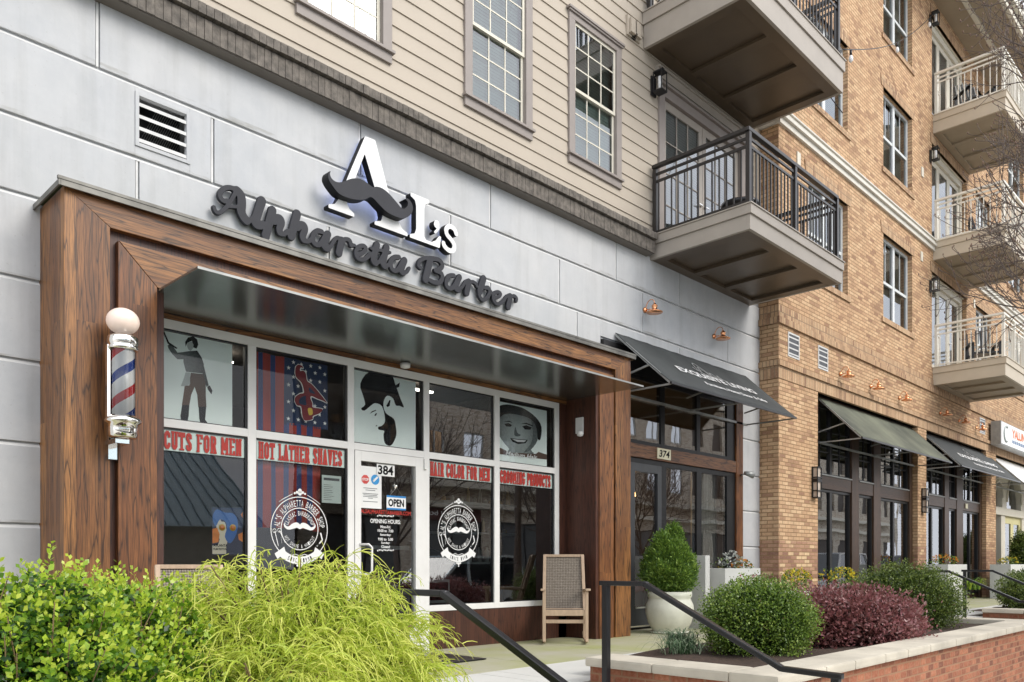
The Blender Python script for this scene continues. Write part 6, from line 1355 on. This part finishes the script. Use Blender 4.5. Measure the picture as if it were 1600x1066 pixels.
# ---- foreground shrub with fresh tips ----
def fresh_shrub(c,r,nshoot,seed,lab,nl=13):
    rs=np.random.RandomState(seed); t=thing('evergreen_shrub',lab,'shrub',(c[0],c[1],.02))
    P,U,rad=blob(rs,nshoot,c,r,.42,.16,2.0,zmin=.02); L_=.07+.10*rs.rand(len(P))**2; sh=U*.8+rs.normal(size=U.shape)*.35; sh[:,2]+=.55; sh/=np.linalg.norm(sh,axis=1)[:,None]
    C=[];D=[];T=[];S_=[]
    ph=rs.rand(len(P))*6.3
    for k in range(nl):
        f=k/(nl-1); a=ph+k*2.4; ref=np.cross(sh,np.array((.3,.2,.9))); ref/=np.linalg.norm(ref,axis=1)[:,None]; r2_=np.cross(sh,ref)
        side=ref*np.cos(a)[:,None]+r2_*np.sin(a)[:,None]
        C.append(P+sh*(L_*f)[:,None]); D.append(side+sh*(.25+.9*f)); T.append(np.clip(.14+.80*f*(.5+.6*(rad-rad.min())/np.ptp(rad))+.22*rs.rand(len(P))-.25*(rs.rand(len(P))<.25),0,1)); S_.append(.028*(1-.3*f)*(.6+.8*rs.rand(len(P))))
    C=np.vstack(C);D=np.vstack(D);T=np.hstack(T);S_=np.hstack(S_); leaf_mesh('leaves',C,D,S_,S_*.68,T,lm_holly,t)
    m=MB()
    for i in rs.choice(len(P),min(420,len(P)),False):
        e=Vector(P[i]+sh[i]*L_[i]); b=Vector(c)+Vector((rs.normal()*.06,rs.normal()*.06,-r[2]*.7)); mid=b.lerp(e,.55)+Vector(rs.normal(size=3)*.03); m.tube([mid,e.lerp(mid,.4),e],[.004,.003,.0016],4)
    for i in rs.choice(len(P),40,False):
        e=Vector(P[i]); b=Vector((c[0]+rs.normal()*.04,c[1]+rs.normal()*.04,.0)); m.tube([b,b.lerp(e,.5)+Vector(rs.normal(size=3)*.04),e],[.012,.007,.004],5)
    m.build('stems',m_stem,t)
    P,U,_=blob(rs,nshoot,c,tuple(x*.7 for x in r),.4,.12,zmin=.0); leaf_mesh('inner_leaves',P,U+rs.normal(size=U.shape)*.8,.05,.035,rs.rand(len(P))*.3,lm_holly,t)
fresh_shrub((.78,3.05,.34),(.46,.40,.50),3900,41,'bright tipped evergreen shrub at the lower left corner')
fresh_shrub((1.20,3.35,.33),(.42,.42,.48),3400,42,'glossy evergreen shrub between the corner shrub and the yellow conifer')
# ---- weeping thread-leaf conifer ----
def weeping(c,r,seed,lab,nb=420):
    rs=np.random.RandomState(seed); t=thing('threadleaf_conifer',lab,'shrub',(c[0],c[1],.02)); base=Vector((c[0],c[1],.05)); st=MB(); V=[];T=[]
    for i in range(nb):
        u=rs.normal(size=3); u[2]=abs(u[2])*.9-.25; u/=np.linalg.norm(u); k=.62+.42*rs.rand()**.6
        k*=1+.16*mnoise.noise(Vector(u*2.3)+Vector((seed,0,0)))
        tip=np.array(c)+u*np.array(r)*k; tip=Vector(tip)
        if tip.z<.05: continue
        mid=base.lerp(tip,.5)+Vector((0,0,.12)); P=[Vector(p) for p in catmull([base,mid,tip],5)]
        if i%3==0: st.tube(P,[.008*(1-q/len(P))+.002 for q in range(len(P))],4)
        out=Vector((u[0],u[1],.0)); out=out.normalized() if out.length>.1 else Vector((1,0,0))
        ns_=rs.randint(13,20)
        for s_ in range(ns_):
            f=.45+.6*rs.rand(); q=P[min(int(f*(len(P)-1)),len(P)-1)]+Vector(rs.normal(size=3)*.02)
            a=rs.normal()*.9; d=Vector((out.x*math.cos(a)-out.y*math.sin(a),out.x*math.sin(a)+out.y*math.cos(a),.45+.5*rs.rand())).normalized()
            ln=.10+.20*rs.rand(); n=6; pts=[]; p=q.copy(); dd=d.copy()
            for j_ in range(n+1): pts.append(p.copy()); p=p+dd*ln/n; dd=(dd+Vector((0,0,-.42))+Vector(rs.normal(size=3)*.07)).normalized()
            tn=min(1,max(0,.15+.5*k-.25+.45*rs.rand()))
            V.append((pts,.0024,tn))
            for _ in range(rs.randint(3,6)):   # side threads
                j_=rs.randint(1,n); p=pts[j_].copy(); dd=(pts[j_]-pts[j_-1]).normalized()+Vector(rs.normal(size=3)*.55); dd.normalize(); l2=.025+.06*rs.rand(); q2=[]
                for jj in range(4): q2.append(p.copy()); p=p+dd*l2/3; dd=(dd+Vector((0,0,-.3))).normalized()
                V.append((q2,.0020,min(1,tn+.12)))
    st.build('stems',m_stem,t)
    vs=[];fs=[];ti=[]
    for pts,w_,tn in V:
        n0=len(vs); n=len(pts); rr=Vector(rs.normal(size=3))
        for j_,p in enumerate(pts):
            d=(pts[min(j_+1,n-1)]-pts[max(j_-1,0)]); s_=d.cross(rr); s_=s_.normalized() if s_.length>1e-9 else Vector((1,0,0)); ww=w_*(1.2-.7*j_/n); vs+=[tuple(p-s_*ww),tuple(p+s_*ww)]; ti+=[min(1,tn+.3*j_/n)]*2
        fs+=[(n0+2*k,n0+2*k+1,n0+2*k+3,n0+2*k+2) for k in range(n-1)]
    me=bpy.data.meshes.new('threads'); me.from_pydata(vs,[],fs); a=me.attributes.new('tint','FLOAT','POINT'); a.data.foreach_set('value',np.array(ti,dtype=np.float32)); me.materials.append(lm_cyp); link(bpy.data.objects.new('threads',me),t)
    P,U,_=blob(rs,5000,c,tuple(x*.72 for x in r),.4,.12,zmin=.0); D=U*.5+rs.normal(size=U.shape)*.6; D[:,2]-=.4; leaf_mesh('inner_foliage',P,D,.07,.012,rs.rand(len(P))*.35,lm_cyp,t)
weeping((1.96,3.35,.37),(.72,.58,.60),51,'weeping yellow green threadleaf conifer in the middle foreground',460)
weeping((1.50,2.75,.12),(.56,.36,.50),52,'low yellow green threadleaf conifer in front of the evergreen shrub',230)

# ================= BARE TREES =================
def bare_tree(name,lab,base,H,seed,lean=(0,0,0),spread=.55,depth=5,r0=.06,trunk_f=.35,cat='tree',buds=True,bl=.26,tw=.001,nl=5,low=None):
    rs=np.random.RandomState(seed); t=thing(name,lab,cat,base); m=MB(); bd=MB()
    def grow(p,d,l,r,k):
        n=4; pts=[p]; q=p; dd=d
        for i in range(n): dd=(dd+Vector(rs.normal(size=3)*.10)+Vector((0,0,.04))).normalized(); q=q+dd*l/n; pts.append(q)
        m.tube(pts,[max(tw,r*(1-.35*i/n)) for i in range(n+1)],5 if r<.02 else 8,caps=False)
        if k==0 or r<.0022:
            if buds: bd.lathe(tuple(q),[(.0008,0),(.0075,.012),(.007,.022),(.0005,.036)],5)
            return
        for i in range(rs.randint(2,4)+(k>2)):
            a=rs.rand()*6.3; f=pts[rs.randint(2,n+1)]; u=dd.cross(Vector((math.cos(a),math.sin(a),.3))).normalized(); nd=(dd*(1-spread*.45)+u*spread*(.7+.5*rs.rand())).normalized(); grow(f,nd,l*(.58+.25*rs.rand()),r*.58,k-1)
        grow(q,(dd+Vector(rs.normal(size=3)*.12)).normalized(),l*.78,r*.66,k-1)
    b=Vector(base); tp=b+Vector(lean)+Vector((0,0,H*trunk_f)); tm=MB(); tm.tube([b,b.lerp(tp,.5)+Vector((.03,.02,0)),tp],[r0*1.25,r0,r0*.85],10); tm.build('trunk',m_bark,t)
    for i in range(nl):
        a=i*2.2+rs.rand()*.5 if low else i*1.26+rs.rand()*.5; d=Vector((math.cos(a)*spread,math.sin(a)*spread,.85 if not low else .55)).normalized(); q0=tp-Vector((0,0,.08*i)) if not low else b.lerp(tp,low/trunk_f+(1-low/trunk_f)*i/(nl-1))
        grow(q0,d,H*bl,r0*(.5 if not low else .3),depth)
    m.build('branches',m_bark,t)
    if buds: tag(bd.build('buds',M('reddish bud',(.16,.09,.06),.6),t),kind='stuff')
    return t
bare_tree('bare_tree','bare budding street tree reaching in at the right edge',(12.55,1.5,-.6),9.0,61,lean=(-.66,.60,0),spread=.62,depth=4,r0=.075,trunk_f=.84,bl=.09,tw=.0034,nl=11,low=.40)
# ================= ACROSS THE STREET (seen in the window reflections) =================
OY=-15.0
ob=thing('opposite_building','brick block across the street with white cornice and shop fronts','building',(18,-18,0))
cols2=[x for x in range(18,80,5)]; h2=[(x+o,x+o+1.3,c,c+1.8) for x in cols2 for o in(.5,2.9) for c in(5.4,8.6)]; g2=[(x+.4,x+4.2,.4,3.0) for x in cols2]
m=MB(); wall_holes(m,17,80,-.6,11.5,OY,h2+g2,-.15); m.build('street_wall',brick('far brick',[(0,(.42,.34,.26)),(.3,(.66,.58,.47)),(1,(.82,.76,.66))],(.45,.39,.32)),ob)
for i,(a,b,c,d) in enumerate(h2+g2):
    m=MB(); m.box(a,a+.08,OY-.12,OY-.05,c,d).box(b-.08,b,OY-.12,OY-.05,c,d).box(a,b,OY-.12,OY-.05,c,c+.08).box(a,b,OY-.12,OY-.05,d-.08,d).box((a+b)/2-.04,(a+b)/2+.04,OY-.12,OY-.05,c,d)
    if -6<a<45: w_=m.build('window',m_vw if c>4 else m_blkf,ob); pane(a,b,c,d,OY-.08,w_,m_glassd if c>4 else m_gr1)
MB().box(17,80,OY-.2,OY-.16,-.6,11.5).build('inner_backing',m_int,ob)
MB().box(17,80,OY,OY+.35,3.6,3.85).box(17,80,OY,OY+.5,4.5,4.75).box(17,80,OY,OY+.5,11.3,11.6).build('white_cornice',m_cream,ob)
for a in(19,29,39): MB().box(a,a+3.2,OY+.1,OY+1.3,7.6,7.9).build('balcony_slab',m_taupe,ob)
t=thing('shop_sign','dark sign board reading natural body across the street','sign',(24.6,OY+.1,3.1)); B1(22.3,27.0,OY+.02,OY+.08,2.95,3.55).build('board',M('maroon board',(.10,.03,.025),.6),t)
m=MB(); put_text(m,'natural body',-26.2,3.08,.34,0,wd=3.2,bold=.02); m.v=[(-x,OY+.1,z) for x,y,z in m.v]; m.build('word',m_vinyl,t)
# white seamed-metal hall further left, opposite the first pane
t=thing('metal_roofed_hall','hall with pale blue standing seam roof across the street','building',(4,-30,-.6))
m=MB(); m.box(-30,16.3,-32,-17,-.6,2.4).build('wall',m_cream,t)
m=MB(); m.add([(-30.4,-16.5,2.4),(16.6,-16.5,2.4),(16.6,-22,6.4),(-30.4,-22,6.4)],[(0,1,2,3)]); m.add([(16.6,-16.5,2.4),(16.6,-27,2.4),(16.6,-22,6.4)],[(0,1,2)]); rf=m.build('roof',M('pale blue metal roof',(.62,.78,.84),.45,var=.05),t)
m=MB()
for k in range(94): x=-30+k*.5; m.bar((x,-16.5,2.42),(x,-22,6.42),.03,.06)
m.build('standing_seam',M('roof seam',(.25,.33,.37),.5),rf)
m=MB()
for k in range(8): m.box(-26+k*5,-23.5+k*5,-16.99,-16.95,.2,1.9)
m.build('shop_window',m_gr1,t)
CY=[]
def car(x,y,rz,colr,lab,L_=4.6,H=1.45,suv=False):
    t=thing('parked_car',lab,'car',(x,y,-.61),rz,group='cars parked along the street'); W_=1.8; pm=M('car paint %s'%lab[:12],colr,.35,.1,var=.02,coat=.6)
    if suv and H==1.45: H=1.75
    low=[(-L_/2,.35),(-L_/2+.05,.75),(-L_/2+.35,.95),(L_/2-.9,.98),(L_/2-.15,.85),(L_/2,.6),(L_/2-.05,.3),(-L_/2+.1,.25)]
    m=MB(); n=len(low); m.v=[(a,-W_/2,b) for a,b in low]+[(a,W_/2,b) for a,b in low]; m.f=[tuple(range(n)),tuple(range(2*n-1,n-1,-1))]+[(i,(i+1)%n,(i+1)%n+n,i+n)[::-1] for i in range(n)]; m.sm=[False]*len(m.f); m.build('body',pm,t,world=False,bev=.09)
    rb=-L_/2+(.15 if suv else .55); cab=[(rb,.96),(rb+.25,H-.04),(rb+.7,H),(L_/2-2.1,H-.02),(L_/2-1.25,.97)]
    m=MB(); ins=.16; m.v=[(a,-W_/2+(.05 if b<1 else ins),b) for a,b in cab]+[(a,W_/2-(.05 if b<1 else ins),b) for a,b in cab]; n=len(cab); m.f=[tuple(range(n)),tuple(range(2*n-1,n-1,-1))]+[(i,(i+1)%n,(i+1)%n+n,i+n)[::-1] for i in range(n)]; m.sm=[False]*len(m.f); m.build('cabin_glass',M('car glass',(.02,.025,.03),.08,.0,spec=.8,coat=1),t,world=False,bev=.04)
    m=MB()
    for s_ in(-1,1):
        y_=s_*(W_/2-.1)
        for a,b in zip(cab,cab[1:]): m.bar((a[0],y_ if a[1]>1 else s_*(W_/2-.04),a[1]),(b[0],y_ if b[1]>1 else s_*(W_/2-.04),b[1]),.06,.06)
        m.bar((0,s_*(W_/2-.04),.97),(-.05,y_,H-.03),.07,.06,(0,1,0))
    m.box(rb+.5,L_/2-2.2,-W_/2+.2,W_/2-.2,H-.02,H+.015); m.build('roof_and_pillars',pm,t,world=False,bev=.01)
    for ax in(-L_/2+.85,L_/2-.85):
        for s_ in(-1,1):
            m=MB(); m.lathe((ax,s_*(W_/2-.1),.33),[(.2,-.11),(.33,-.1),(.34,0),(.33,.1),(.2,.11)],24,axis='y'); wh=m.build('wheel',M('tyre',(.02,.02,.02),.8),t,world=False); m=MB(); m.lathe((ax,s_*(W_/2-.1),.33),[(.02,-.115),(.2,-.112),(.2,.112),(.02,.115)],16,axis='y'); m.build('rim',m_alu,wh,world=False)
    for s_ in(-1,1): MB().box(L_/2-.12,L_/2+.0,s_*.65-.18,s_*.65+.18,.62,.76).build('headlight',m_vinyl,t,world=False,bev=.02); MB().box(-L_/2-.0,-L_/2+.1,s_*.7-.12,s_*.7+.12,.7,.88).build('tail_light',m_red,t,world=False,bev=.02)
car(14.4,-2.9,R(180),(.50,.58,.62),'silver blue wagon parked opposite the barber shop',suv=True); car(8.2,-3.3,R(180),(.03,.03,.032),'black sedan parked left of the silver wagon',H=1.42)
car(20.5,-3.0,0,(.05,.06,.09),'dark blue sedan parked right of the silver wagon'); car(39.0,-2.6,0,(.78,.78,.78),'white pickup style wagon opposite the brown bays',L_=5.4,suv=True,H=2.05); car(46.5,-2.6,0,(.55,.56,.57),'light grey wagon furthest down the street',suv=True,H=2.0)
for i,(x,y,sd_) in enumerate(((2.5,-11.5,71),(19.5,-11.8,72),(28,-11.2,73),(36,-11.8,74),(46,-11,75))):
    bare_tree('street_tree','bare street tree across the road, number %s from the left'%['one','two','three','four','five'][i] if False else ['bare tree across the road opposite the evergreen shrubs','bare tree across the road opposite shop 374','bare tree across the road opposite the first brown bay','bare tree across the road opposite the second brown bay','bare tree across the road far to the right'][i],(x,y,-.6),8,sd_,spread=.6,depth=4,r0=.10,trunk_f=.28,buds=False)
